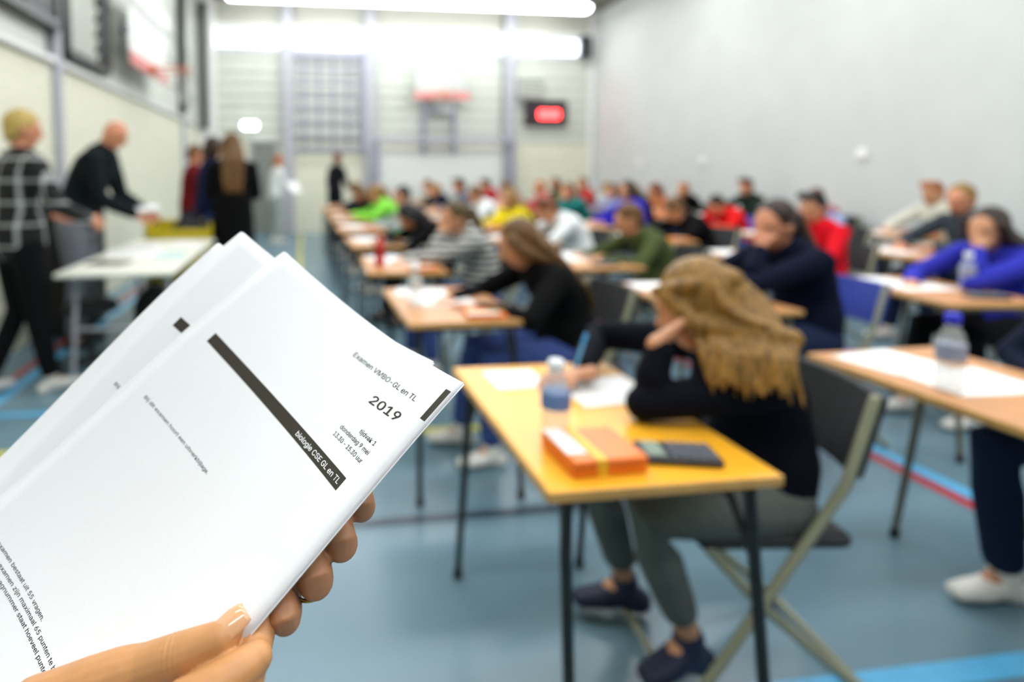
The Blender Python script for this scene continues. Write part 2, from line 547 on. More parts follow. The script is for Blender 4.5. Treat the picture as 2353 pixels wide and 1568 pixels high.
# scoreboard, exit sign, loudspeaker, grille
t = thing('scoreboard', 'dark wall scoreboard with a glowing red display', 'scoreboard', (5.58, YB - .14, 2.42))
obj('case', Geo().box((0, 0, .28), (1.02, .10, .56), bev=.02), mat('dark_plum_case', '#2c1a24', rough=.5), t)
M_led = mat('red_led', '#ff2a2a', emit=12, emit_color='#ff3a3a', vary=0)
for k in range(4):
    dg_ = obj('digit', Geo().box((-.17 + .115 * k + (.03 if k > 1 else 0), -.052, .30), (.018, .012, .06)).box((-.09 + .115 * k + (.03 if k > 1 else 0), -.052, .30), (.018, .012, .06))
        .box((-.17 + .115 * k + (.03 if k > 1 else 0), -.052, .22), (.018, .012, .06)).box((-.09 + .115 * k + (.03 if k > 1 else 0), -.052, .22), (.018, .012, .06))
        .box((-.13 + .115 * k + (.03 if k > 1 else 0), -.052, .335), (.06, .012, .018)).box((-.13 + .115 * k + (.03 if k > 1 else 0), -.052, .26), (.06, .012, .018)).box((-.13 + .115 * k + (.03 if k > 1 else 0), -.052, .185), (.06, .012, .018)), M_led, t)
t = thing('exit_light', 'small glowing white emergency light above the grey door', 'emergency light', (-1.12, YB - .13, 2.30))
obj('case', Geo().box((0, .02, .06), (.34, .05, .16), bev=.01), M_white, t)
obj('lens', Geo().box((0, -.02, .06), (.30, .03, .12), bev=.01), mat('emergency_lens', '#f4fff6', emit=5, emit_color='#f0fbff', vary=0), t)
t = thing('loudspeaker', 'black loudspeaker on the far wall beside the high windows', 'loudspeaker', (6.45, YB - .24, 3.98))
obj('cabinet', Geo().box((0, 0, .24), (.24, .22, .48), bev=.02), mat('black_plastic', '#0d0e10', rough=.5), t)
obj('grille', Geo().box((0, -.115, .24), (.20, .012, .44), bev=.004), mat('black_grille', '#16181a', rough=.7), t)
obj('bracket', Geo().box((0, .15, .24), (.08, .12, .08)), M_steel, t)
t = thing('vent_box', 'grey ventilation box on the far wall above the scoreboard', 'vent', (5.15, YB - .13, 3.0))
obj('case', Geo().box((0, 0, .27), (.66, .14, .50), bev=.015), mat('vent_grey', '#9fa49c', rough=.5), t)
for k in range(5):
    obj('slat', Geo().box((0, -.08, .08 + k * .095), (.58, .02, .05), Matrix.Rotation(.5, 3, 'X')), M_clad, t)
for y, z, lb in [(6.4, 1.57, 'round white wall light nearest, on the grey right wall'), (9.3, 1.55, 'round white wall light midway along the grey right wall'), (11.2, 1.54, 'round white wall light near the far corner of the right wall')]:
    t = thing('wall_light', lb, 'wall light', (XR, y, z), 0, 'round lights on the right wall')
    obj('base', Geo().ring((-.012, 0, 0), (1, 0, 0), .07, .012), M_white, t)
    obj('dome', Geo().ell((-.01, 0, 0), (.03, .07, .07)), mat('soft_white_dome', '#f3f3f0', vary=0), t, True)
t = thing('notice', 'small grey notice sheet on the cream left wall', 'notice', (XL + .085, 11.3, 1.15))
obj('sheet', Geo().box((0, 0, .2), (.006, .30, .42)), mat('grey_notice', '#b9bfb9', rough=.8), t)
obj('holder', Geo().box((.004, 0, .2), (.008, .34, .012)).box((.004, 0, .42), (.008, .34, .012)), M_steel, t)
# ------------------------------------------------------------------ people
def densify(pts, rad, k=4):
    P_, R_ = [], []
    n = len(pts)
    for i in range(n - 1):
        p0 = pts[max(i - 1, 0)]; p1 = pts[i]; p2 = pts[i + 1]; p3 = pts[min(i + 2, n - 1)]
        for j in range(k):
            t = j / k
            q = .5 * ((2 * p1) + (p2 - p0) * t + (2 * p0 - 5 * p1 + 4 * p2 - p3) * t * t + (3 * p1 - p0 - 3 * p2 + p3) * t ** 3)
            P_.append(q); R_.append(rad[i] * (1 - t) + rad[i + 1] * t)
    P_.append(pts[-1]); R_.append(rad[-1])
    return P_, R_

def ik(a, b, l1, l2, pole):
    a, b = Vector(a), Vector(b)
    d = b - a; L = min(d.length, (l1 + l2) * .999); dn = d.normalized()
    x = (l1 * l1 - l2 * l2 + L * L) / (2 * L)
    h = math.sqrt(max(0, l1 * l1 - x * x))
    p = Vector(pole); p = (p - dn * p.dot(dn)).normalized()
    return a + dn * x + p * h, a + dn * L

def bez(a, b, c, t):
    return a * (1 - t) ** 2 + b * (2 * t * (1 - t)) + c * t * t

def head_frame(yaw, pitch, roll=0):
    M = Matrix.Rotation(math.radians(yaw), 3, 'Z') @ Matrix.Rotation(math.radians(-pitch), 3, 'X') @ Matrix.Rotation(math.radians(roll), 3, 'Y')
    return M @ Vector((1, 0, 0)), M @ Vector((0, 1, 0)), M @ Vector((0, 0, 1))

def add_hand(g, wrist, d, palm, thumb, curl=25, s=1.0):
    w = Vector(wrist); d = Vector(d).normalized()
    pn = Vector(palm); pn = (pn - d * pn.dot(d)).normalized()
    sd = d.cross(pn) * thumb
    g.tube([w - d * .03 * s, w + d * .02 * s, w + d * .07 * s, w + d * .088 * s], [(.026 * s, .022 * s), (.032 * s, .017 * s), (.040 * s, .014 * s), (.036 * s, .011 * s)], side=sd)
    for k, (off, ln) in enumerate(((.029, .072), (.010, .082), (-.010, .076), (-.028, .060))):
        b = w + d * .082 * s + sd * off * s
        c1, c2 = math.radians(curl), math.radians(curl * 2.1)
        p1 = b + (d * math.cos(c1 * .5) + pn * math.sin(c1 * .5)) * ln * .45 * s
        p2 = p1 + (d * math.cos(c1) + pn * math.sin(c1)) * ln * .3 * s
        p3 = p2 + (d * math.cos(c2) + pn * math.sin(c2)) * ln * .25 * s
        g.tube([b, p1, p2, p3], [.0092 * s, .0088 * s, .0082 * s, .007 * s], n=8)
    b = w + d * .022 * s + sd * .028 * s
    p1 = b + (d * .65 + sd * .6 + pn * .35).normalized() * .038 * s
    p2 = p1 + (d * .9 + sd * .15 + pn * .4).normalized() * .030 * s
    g.tube([b, p1, p2], [.013 * s, .0105 * s, .009 * s], n=8)

def make_person(key, P, hairs, voxel=.0095, hv=.008):
    """P: joint dictionary in a frame where the person looks along +y; returns queued meshes"""
    s = P.get('build', 1.0)
    pel, nk, mid = Vector(P['pelvis']), Vector(P['neck']), Vector(P['mid'])
    tw = math.radians(P.get('twist', 0))
    sx = Vector((math.cos(tw), math.sin(tw), 0))
    prof = [(0, .160, .125), (.18, .158, .122), (.38, .138, .105), (.6, .148, .108), (.8, .165, .105), (.92, .140, .085), (1.0, .062, .058)]
    def torso(g, e=0.0, t0=0.0, t1=1.0, k=1.0):
        pts, rad = [], []
        for t, a, b in prof:
            if t0 <= t <= t1:
                pts.append(bez(pel, mid, nk, t)); rad.append(((a * k + e) * s, (b * k + e) * s))
        side = sx
        g.tube(pts, rad, n=18, side=side)
    sh = {}
    c9 = bez(pel, mid, nk, .90)
    for q, sg in (('L', -1), ('R', 1)):
        sh[q] = c9 + sx * (sg * .172 * s) + Vector(P.get('shoff' + q, (0, 0, 0)))
    el, wr = {}, {}
    for q in 'LR':
        el[q], wr[q] = ik(sh[q], P['wrist' + q], .285 * P.get('arm', 1), .250 * P.get('arm', 1), P['pole' + q])
        if 'elbow' + q in P: el[q] = Vector(P['elbow' + q]); wr[q] = Vector(P['wrist' + q])
    hr, hf, hu = P['hframe']
    Hc = Vector(P['head'])
    ax = (hr, hf, hu)
    # ---- body, one skin
    g = Geo()
    torso(g, -.030)
    g.tube([nk - Vector((0, 0, .03)), nk * .5 + (Hc - hu * .05 - hf * .015) * .5, Hc - hu * .045 - hf * .012], [.056 * s, .050 * s, .052 * s], n=14)
    g.ell(Hc, (.074, .092, .100), ax, 18, 12)
    g.ell(Hc + hf * .028 - hu * .062, (.054, .058, .062), ax)
    g.ell(Hc + hf * .060 - hu * .040, (.046, .034, .050), ax)
    g.tube([Hc + hf * .088 + hu * .008, Hc + hf * .108 - hu * .030], [.008, .013], n=8)
    g.ell(Hc + hf * .078 + hu * .020, (.050, .018, .012), ax)
    for sg in (-1, 1):
        g.ell(Hc + hr * (.078 * sg) - hu * .018 - hf * .005, (.010, .019, .030), ax, 8, 6)
    for q, sg in (('L', -1), ('R', 1)):
        m1 = sh[q].lerp(el[q], .5); m2 = el[q].lerp(wr[q], .35)
        g.tube([c9 + sx * (sg * .10 * s), sh[q], m1, el[q], m2, wr[q]], [.042 * s, .043 * s, .034 * s, .029 * s, .030 * s, .024 * s], n=10)
        add_hand(g, wr[q] + (wr[q] - el[q]).normalized() * .018, P.get('hdir' + q, (wr[q] - el[q])), P.get('palm' + q, (0, 0, -1)), 1 if q == 'R' else -1, P.get('curl' + q, 28))
        kn, an, to = Vector(P['knee' + q]), Vector(P['ankle' + q]), Vector(P['toe' + q])
        hp = pel + sx * (sg * .092 * s) + Vector((0, .0, -.03))
        g.tube([hp, hp.lerp(kn, .5), kn, kn.lerp(an, .35), an], [.075 * s, .060 * s, .044 * s, .042 * s, .034 * s], n=12)
        g.tube([an + Vector((0, 0, -.02)), an.lerp(to, .5) + Vector((0, 0, -.03)), to], [.034, .032, .022], n=8)
    out = {'body': union(key + '_body', g, voxel, 3)}
    out['face'] = (Hc.copy(), hr.copy(), hf.copy(), hu.copy())
    # ---- top with sleeves
    g = Geo()
    lo = P.get('hem', 0.0)
    torso(g, .014, lo, .95)
    if P.get('coat'):
        e0 = pel + Vector((0, -.01, -.42))
        g.tube([bez(pel, mid, nk, .3), pel, pel.lerp(e0, .5), e0], [(.175 * s, .135 * s), (.185 * s, .145 * s), (.195 * s, .150 * s), (.200 * s, .150 * s)], n=16, side=sx)
    if P.get('collar'):
        g.tube([bez(pel, mid, nk, .93), nk + Vector((0, 0, .02))], [.085 * s, .068 * s], n=14)
    for q, sg in (('L', -1), ('R', 1)):
        m1 = sh[q].lerp(el[q], .5); m2 = el[q].lerp(wr[q], .4)
        pts = [c9 + sx * (sg * .09 * s), sh[q], m1, el[q], m2, wr[q] - (wr[q] - el[q]).normalized() * .012]
        rad = [.066 * s, .066 * s, .058 * s, .052 * s, .048 * s, .038 * s]
        if P.get('short'):
            pts, rad = pts[:3], rad[:3]
        g.tube(pts, rad, n=12)
        if not P.get('short'): g.ell(el[q], (.049 * s,) * 3)
    out['top'] = union(key + '_top', g, voxel, 5)
    # ---- trousers
    g = Geo()
    g.tube([bez(pel, mid, nk, .14), pel, pel + Vector((0, .01, -.05))], [(.158 * s, .128 * s), (.172 * s, .138 * s), (.155 * s, .120 * s)], n=16, side=sx)
    for q, sg in (('L', -1), ('R', 1)):
        kn, an = Vector(P['knee' + q]), Vector(P['ankle' + q])
        hp = pel + sx * (sg * .092 * s) + Vector((0, .0, -.03))
        cuff = an + (kn - an).normalized() * P.get('cuff', .045)
        g.tube([hp, hp.lerp(kn, .5), kn, kn.lerp(an, .35), cuff], [.098 * s, .083 * s, .067 * s, .062 * s, .052 * s], n=14)
    out['trousers'] = union(key + '_trousers', g, voxel, 5)
    # ---- shoes
    for q in 'LR':
        an, to = Vector(P['ankle' + q]), Vector(P['toe' + q])
        d = (to - an); d.z = 0; d.normalize()
        zb = min(an.z, to.z)
        heel = an - d * .045; heel.z = zb - .02 + (an.z - .09) * .6
        g = Geo()
        h0 = an + Vector((0, 0, -.01))
        g.tube([heel + Vector((0, 0, .005)), an + Vector((0, 0, -.05)) + d * .02, an.lerp(to, .55) + Vector((0, 0, -.025)), to], [(.036, .038), (.040, .042), (.043, .032), (.036, .024)], n=12, side=d.cross(Vector((0, 0, 1))))
        g.tube([an + Vector((0, 0, -.05)), h0 + Vector((0, 0, .005))], [.042, .040], n=12)
        out['shoe' + q] = union(key + '_shoe' + q, g, .008, 2)
    # ---- hair
    for st in hairs:
        g = Geo()
        if st != 'bald':
            back = -hf
            g.ell(Hc + back * .022 + hu * .020, (.084, .096, .098), ax, 18, 12)
            g.ell(Hc + back * .046 - hu * .022, (.074, .060, .085), ax)
        if st == 'buzz':
            g.ell(Hc + hu * .055 - hf * .005, (.072, .085, .062), ax)
        if st in ('long', 'half'):
            b0 = Hc + back * .055 + hu * .03
            b1 = Hc + back * .088 - hu * .055
            spine = bez(pel, mid, nk, .86)
            b2 = Vector((Hc.x, (b1.y + spine.y) / 2 - .085, min(nk.z + .02, b1.z - .05)))
            b3 = bez(pel, mid, nk, .72) + Vector((Hc.x * .5, -.135, 0))
            b4 = bez(pel, mid, nk, .50) + Vector((Hc.x * .5, -.150, 0))
            if 'hairend' in P:
                b2, b3, b4 = [Vector(p) for p in P['hairend']]
            hs = P.get('hairside', hr)
            if st == 'half':
                g.tube([b0, b1, b2, b3], [(.068, .045), (.078, .045), (.080, .032), (.055, .014)], n=16, side=hs)
                rnd = random.Random(3)
                for k in range(64):
                    a = rnd.uniform(-1, 1); q = rnd.uniform(0, 1)
                    j = lambda s_: Vector((rnd.uniform(-s_, s_), rnd.uniform(-s_, s_), rnd.uniform(-s_, s_)))
                    side_ = Vector(hs)
                    pts, rad = densify([Hc + back * (.055 + .03 * q) + hr * (.066 * a) + hu * (.055 * q - .01), Hc + back * (.088 + .01 * q) + hr * (.082 * a) - hu * .05,
                                        b2 + side_ * (.092 * a) + j(.008), b3 + side_ * (.098 * a) + j(.010), b4 + side_ * (.100 * a) + j(.014) + Vector((0, 0, -.035 * q))], [.012, .012, .011, .009, .003], 3)
                    g.tube(pts, rad, n=6)
            else:
                g.tube([b0, b1, b2, b3, b4], [(.072, .05), (.086, .052), (.094, .042), (.092, .030), (.070, .014)], n=16, side=hs)
            for k in range(15 if st == 'long' else 0):
                a = (k - 7) / 7.0
                o = Vector(hs) * (a * .092)
                g.tube([b1 + o * .95, b2 + o * 1.05 + back * .02, b3 + o * 1.0 + Vector((0, -.012, 0)), b4 + o * .9 + Vector((0, -.006, -.03 * (k % 3)))], [.014, .014, .013, .005], n=7)
            for sg in (-1, 1):
                g.tube([Hc + hr * (.070 * sg) + hf * .030 + hu * .035, Hc + hr * (.084 * sg) - hf * .005 - hu * .05, b2 + Vector(hs) * (.085 * sg)], [.028, .030, .026], n=10)
        if st == 'half':
            g.ell(Hc + back * .105 + hu * .028, (.036, .030, .030), ax)
            for sg in (-1, 1):
                g.tube([Hc + hr * (.068 * sg) + hf * .055 + hu * .055, Hc + hr * (.085 * sg) - hf * .03 + hu * .045, Hc + back * .098 + hu * .03], [.016, .020, .018], n=8)
        if st == 'pony':
            e = Hc + back * .11 + hu * .03
            g.ell(e, (.028, .03, .028), ax)
            g.tube([e, e + back * .05 - Vector((0, 0, .04)), Vector((Hc.x, nk.y - .13, nk.z + .0)), bez(pel, mid, nk, .7) + Vector((0, -.14, 0))], [.024, .036, .036, .014], n=10)
        if st == 'bob':
            for sg in (-1, 0, 1):
                g.tube([Hc + hr * (.070 * sg) + back * .03 + hu * .03, Hc + hr * (.080 * sg) + back * (.045 if sg else .075) - hu * .05, Hc + hr * (.075 * sg) + back * (.045 if sg else .07) - hu * .115], [.036, .036, .022], n=10)
        if st == 'tuft':
            for k in range(7):
                a = (k - 3) / 3.0
                g.tube([Hc + hr * (.05 * a) + hu * .095 - hf * .02, Hc + hr * (.055 * a) + hu * .112 + hf * .045, Hc + hr * (.05 * a) + hu * .092 + hf * .085], [.024, .020, .012], n=8)
        if st != 'bald':
            out['hair_' + st] = union(key + '_hair_' + st, g, hv, 2)
    return out

def seated(neck=(0, .17, .93), head=(0, .26, 1.055), yaw=0, pitch=28, wristL=(-.14, .50, .765), wristR=(.10, .56, .765), poleL=(-1, .2, -.6), poleR=(1, .2, -.6), **k):
    P = dict(pelvis=(0, .02, .535), mid=(0, -.02, .80), neck=neck, head=head, hframe=head_frame(yaw, pitch, k.get('roll', 0)),
             wristL=wristL, wristR=wristR, poleL=poleL, poleR=poleR, palmL=(0, 0, -1), palmR=(0, 0, -1),
             kneeL=(-.12, .44, .515), kneeR=(.12, .45, .515), ankleL=(-.11, .42, .10), ankleR=(.13, .50, .10), toeL=(-.13, .57, .035), toeR=(.15, .65, .035))
    P.update(k)
    return P

def standing(h=1.72, lean=0, yaw=0, pitch=5, **k):
    s = h / 1.72
    a = math.radians(lean)
    pz = .93 * s
    nk = Vector((0, math.sin(a) * .54 * s, pz + math.cos(a) * .53 * s))
    a2 = math.radians(lean * 1.1 + 4)
    hd = nk + Vector((0, math.sin(a2) * .17, math.cos(a2) * .165)) * s
    P = dict(pelvis=(0, 0, pz), mid=(0, math.sin(a) * .22 - .035, pz + .27 * s), neck=tuple(nk), head=tuple(hd), hframe=head_frame(yaw, pitch),
             wristL=(-.26, .06, .86 * s), wristR=(.26, .06, .86 * s), poleL=(-.5, -1, 0), poleR=(.5, -1, 0), palmL=(1, 0, 0), palmR=(-1, 0, 0),
             kneeL=(-.10, .02, .50 * s), kneeR=(.10, .03, .50 * s), ankleL=(-.11, -.02, .09), ankleR=(.11, -.01, .09), toeL=(-.13, .13, .035), toeR=(.14, .14, .035), arm=s * 1.0, build=1.0)
    P.update(k)
    return P

SKIN = mat('skin', '#c98f68', rough=.5, vary=.08, scale=30, sss=.0)
SKIN2 = mat('rosy_skin', '#cf8a66', rough=.5, vary=.08, scale=30)
EYE = mat('eye_dark', '#43342a', rough=.2)
LIP = mat('lips', '#a75a50', rough=.5)
def paint_face(me, fr):
    Hc, hr, hf, hu = fr
    me.materials.clear()
    for _ in range(3): me.materials.append(None)
    spots = [(Hc + hf * .084 + hr * .031 + hu * .002, .0095, 1), (Hc + hf * .084 - hr * .031 + hu * .002, .0095, 1),
             (Hc + hf * .090 - hu * .068, .013, 2), (Hc + hf * .088 - hu * .068 + hr * .014, .010, 2), (Hc + hf * .088 - hu * .068 - hr * .014, .010, 2)]
    for p in me.polygons:
        c = p.center
        if (c - Hc).length > .13: continue
        for q, r, i in spots:
            if (c - q).length < r:
                p.material_index = i

def put_person(meshes, hair, label, loc, rz, mats, group=None, scale=1.0):
    """mats: skin, top, trousers, shoes, hair"""
    b = bpy.data.objects.new('person', meshes['body'][2]); COL.objects.link(b)
    for i, m in enumerate((mats[0], EYE, LIP)):
        b.material_slots[i].link = 'OBJECT'; b.material_slots[i].material = m
    b.location = loc; b.rotation_euler = (0, 0, rz); b.scale = (scale,) * 3
    tag(b, label, 'person', group)
    link(mats[5] if len(mats) > 5 else 'sweater', meshes['top'][2], mats[1], b)
    link('trousers', meshes['trousers'][2], mats[2], b)
    for q in 'LR': link('shoe', meshes['shoe' + q][2], mats[3], b)
    if hair != 'bald': link('hair', meshes['hair_' + hair][2], mats[4], b)
    return b

def hairm(n, c, vary=.5): return mat('hair_' + n, c, rough=.45, vary=vary, scale=9, stretch=(12, 12, .45), bump=.12, spec=.3)
def cloth(n, c, **k): return mat('cloth_' + n, c, rough=.85, vary=.10, scale=60, spec=.12, **k)
H_brown, H_dark, H_black = hairm('brown', '#61431f'), hairm('dark_brown', '#33241a'), hairm('black', '#15110f')
H_blond, H_dkblond, H_auburn, H_ginger = hairm('blond', '#b59a55'), hairm('dark_blond', '#8a6a36'), hairm('auburn', '#6b3c22'), hairm('ginger', '#a2602f')
H_olive = hairm('ash_brown', '#4f4124')
J_grey, J_navy, J_blue, J_black = cloth('grey_denim', '#5b605a'), cloth('navy_denim', '#1c2740'), cloth('blue_denim', '#3d4f86'), cloth('black', '#0d0e10')
S_white, S_black, S_navy = mat('white_shoe', '#e2e0d6', rough=.5), mat('black_shoe', '#15161a', rough=.5), mat('navy_shoe', '#141d3a', rough=.6)

# pose library
POSES = {}
POSES['hero'] = make_person('hero', seated(neck=(0, .125, .895), head=(.0, .215, 1.015), yaw=-50, pitch=26, roll=3, mid=(0, -.03, .74),
    elbowL=(-.085, .405, .785), wristL=(-.062, .345, .925), hdirL=(.12, -.75, .40), palmL=(.6, .1, .6), curlL=40, shoffL=(.01, .03, -.03),
    wristR=(.165, .44, .785), poleR=(1, -.2, .1), hdirR=(.15, .9, -.1), curlR=55,
    ankleL=(-.05, .235, .135), toeL=(-.06, .355, .045), ankleR=(.20, .27, .12), toeR=(.23, .40, .045), kneeL=(-.10, .405, .50), kneeR=(.10, .425, .51), cuff=.10, build=.90,
    hairend=[(-.135, .165, .965), (-.178, .195, .920), (-.205, .205, .868)], hairside=Vector((.61, .79, 0))), ['half'], .008, .0048)
POSES['write'] = make_person('write', seated(yaw=-12), ['short', 'long', 'pony', 'tuft', 'bob'])
POSES['chin'] = make_person('chin', seated(neck=(0, .15, .94), head=(-.015, .235, 1.075), yaw=12, pitch=14, roll=-6,
    elbowL=(-.12, .46, .79), wristL=(-.06, .345, .955), hdirL=(.2, -.25, .8), palmL=(.6, -.7, 0), curlL=55), ['short', 'long', 'pony', 'tuft'])
POSES['low'] = make_person('low', seated(neck=(0, .215, .895), head=(0, .325, .995), yaw=-6, pitch=48, wristL=(-.06, .53, .765), wristR=(.09, .55, .765)), ['short', 'long', 'tuft', 'bob'])
POSES['upright'] = make_person('upright', seated(neck=(0, .06, .985), head=(0, .12, 1.125), yaw=18, pitch=12, mid=(0, -.05, .80), wristL=(-.13, .42, .765), wristR=(.13, .44, .765)), ['short', 'long', 'pony', 'tuft'])
POSES['plaid'] = make_person('plaid', standing(1.72, 3, yaw=-22, pitch=8, wristR=(.24, .30, 1.06), wristL=(-.20, .30, 1.08), kneeL=(-.10, .03, .5), ankleL=(-.13, -.14, .10), toeL=(-.16, .0, .035), ankleR=(.11, .10, .09), toeR=(.16, .25, .035), build=1.02), ['buzz'], .011)
POSES['bald'] = make_person('bald', standing(1.82, 22, yaw=-6, pitch=30, wristR=(.13, .46, 1.04), wristL=(-.12, .48, 1.04), palmR=(-1, 0, 0), collar=1, coat=0, build=1.24), ['bald'], .011)
POSES['coat'] = make_person('coat', standing(1.72, 0, yaw=10, pitch=4, wristR=(.12, .27, 1.10), wristL=(-.10, .29, 1.06), coat=1, collar=1, build=1.06), ['long', 'short'], .011)
POSES['carry'] = make_person('carry', standing(1.66, 4, yaw=-15, pitch=22, wristR=(.10, .32, 1.04), wristL=(-.10, .32, 1.06), hem=0), ['short', 'bob'], .012)
POSES['talk'] = make_person('talk', standing(1.72, 5, yaw=25, pitch=8, wristR=(.16, .30, 1.0), wristL=(-.22, .20, .95), collar=1), ['short', 'bob'], .012)
POSES['lap'] = make_person('lap', seated(neck=(0, .0, .99), head=(0, .05, 1.135), yaw=10, pitch=16, mid=(0, -.06, .80), wristL=(-.10, .24, .625), wristR=(.10, .24, .625), ankleL=(-.11, .32, .10), ankleR=(.13, .36, .10), toeL=(-.13, .47, .035), toeR=(.15, .51, .035)), ['short'])
# ---- the two foreground hands, laid out in the booklet's own frame (u across, v down, o toward the reader)
PR = Matrix(((0.5424596, 0.7225808, 0.4285027), (-0.7808217, 0.2454945, 0.5744997), (-0.3099274, 0.6462271, -0.6973776)))
PT = Vector((-0.0608792, 0.3916117, 1.1541308))
PK = (-2.3201544, 0.1101972, -0.0546073, -0.4489843, -0.3700741)
def S(u, v, o=0.0):
    a, b = u - .105, v - .1485
    b = max(-.18, min(.18, b))
    z = PK[0] * a * a + PK[1] * a * b + PK[2] * b * b + PK[3] * 5 * b ** 3 + PK[4] * 5 * a * b * b
    return PT + PR @ Vector((u - .105, -(v - .1485), z - o))
PN = -(PR @ Vector((0, 0, 1)))     # toward the reader
PU = PR @ Vector((1, 0, 0)); PV = -(PR @ Vector((0, 1, 0)))
TH_CMC = S(0.1503, 0.2766, 0.016)
TH_MCP = S(0.1696, 0.2366, 0.016)
TH_MID = S(0.1796, 0.2184, 0.0125)
TH_IP = S(0.1919, 0.1998, 0.0115)
TH_NB = S(0.2040, 0.1798, 0.0095)
TH_TIP = S(0.2042, 0.1728, 0.0078)
IX_TIP = S(0.2028, 0.1590, -0.01)
IX_DIP = S(0.2082, 0.1654, -0.01)
IX_MID = S(0.2136, 0.1709, -0.01)
IX_PIP = S(0.2211, 0.1778, -0.009)
IX_MCP = S(0.2331, 0.1937, -0.012)
WEB1 = S(0.2224, 0.1700, -0.006)
WEB2 = S(0.2217, 0.1845, 0.0)
WEB3 = S(0.2176, 0.2059, 0.004)
F_B = [S(0.2124, 0.1541, -0.016), S(0.2093, 0.1323, -0.02), S(0.2040, 0.1110, -0.023), S(0.1955, 0.0899, -0.025)]
F_T = [S(0.2004, 0.1490, -0.013), S(0.1942, 0.1262, -0.016), S(0.1895, 0.1031, -0.018), S(0.1835, 0.0815, -0.02)]
RINGP = S(0.2009, 0.1361, -0.025)
VIEW0 = Vector((0, 0, 1.36))
NAIL_A = TH_TIP - TH_NB
NAIL_N = (VIEW0 - TH_TIP).normalized() * .85 + Vector((-.1, 0, .45))
NAIL_C = TH_NB * .08 + TH_TIP * .92 + NAIL_N.normalized() * .0080
RING_C = RINGP
RING_AX = (RINGP - VIEW0).normalized() + PU * .25

def digit(g, pts, rad, n=16):
    p, r = densify([Vector(x) for x in pts], rad)
    g.tube(p, r, n=n)
gh = Geo()
digit(gh, [TH_CMC, TH_MCP, TH_MID, TH_IP, TH_NB, TH_TIP], [.0190, .0140, .0112, .0108, .0088, .0066])
digit(gh, [IX_MCP, IX_PIP, IX_MID, IX_DIP, IX_TIP], [.0125, .0092, .0086, .0080, .0064])
digit(gh, [WEB1, WEB2, WEB3], [.0075, .0105, .0150])
WR1 = Vector((-.175, .265, .995)); PALM1 = Vector((-.105, .262, 1.045))
digit(gh, [IX_MCP, PALM1, WR1], [.014, .024, .025])
digit(gh, [TH_CMC, PALM1 * .5 + WR1 * .5, WR1], [.018, .022, .024])
digit(gh, [WR1, Vector((-.24, .21, .93)), Vector((-.33, .12, .83))], [.026, .031, .036])
for k in range(3):
    b0 = IX_MCP + PV * (.017 * (k + 1)) - PN * .006
    digit(gh, [PALM1, b0, S(.195 - .012 * k, .188 + .018 * k, -.020), S(.165 - .01 * k, .180 + .018 * k, -.016)], [.012, .0098, .0088, .0068])
HAND1 = union('gripping_hand', gh, .00085, 8)
gh = Geo()
PALM2 = S(.10, .135, -.085); WR2 = S(.035, .205, -.115)
for k in range(4):
    b, tp = F_B[k], F_T[k]
    r = (.0085, .0099, .0099, .0090)[k]
    mcp = S(.135, .150 - .020 * k, -.062)
    tip = b + (tp - b) * (1.25 if k else 1.15)
    digit(gh, [PALM2, mcp, b * .72 + mcp * .28 - PN * .006, b, b * .45 + tip * .55 + PN * .001, tip], [.016, .0105, r, r * 1.03, r * .93, r * .72])
digit(gh, [PALM2 + PV * .03, PALM2, PALM2 - PV * .03], [.020, .024, .020])
digit(gh, [PALM2, WR2, S(.02, .29, -.14), Vector((-.20, .36, .80))], [.026, .025, .030, .036])
HAND2 = union('hidden_hand', gh, .0011, 7)

run_unions()
for k in POSES: paint_face(POSES[k]['body'][2], POSES[k]['face'])

# ------------------------------------------------------------------ desk and chair builders
M_topA = mat('honey_laminate', '#f2ad2b', rough=.28, vary=.06, scale=6, stretch=(1, 8, 1))
M_topB = mat('beech_laminate', '#c98f5b', rough=.35, vary=.08, scale=6, stretch=(1, 8, 1))
M_edge = mat('beech_edge', '#c79a55', rough=.5)
M_blk = mat('black_steel', '#0c1013', rough=.4)
M_tau = mat('taupe_steel', '#6a6451', rough=.4)
M_beige = mat('beige_tube', '#8f8f74', rough=.35, vary=.05)
M_seat = mat('charcoal_pad', '#191a1b', rough=.7, vary=.1)
TW, TL_, TH = .50, .73, .74
tab_me = {}
def tm(key, f):
    if key not in tab_me: tab_me[key] = f()
    return tab_me[key]
def leg_geo(sx, sy):
    return Geo().tube([(sx * .20, sy * .335, TH - .03), (sx * .205, sy * .345, .60), (sx * .215, sy * .425, .012)], [.0125, .0125, .0115], n=8)
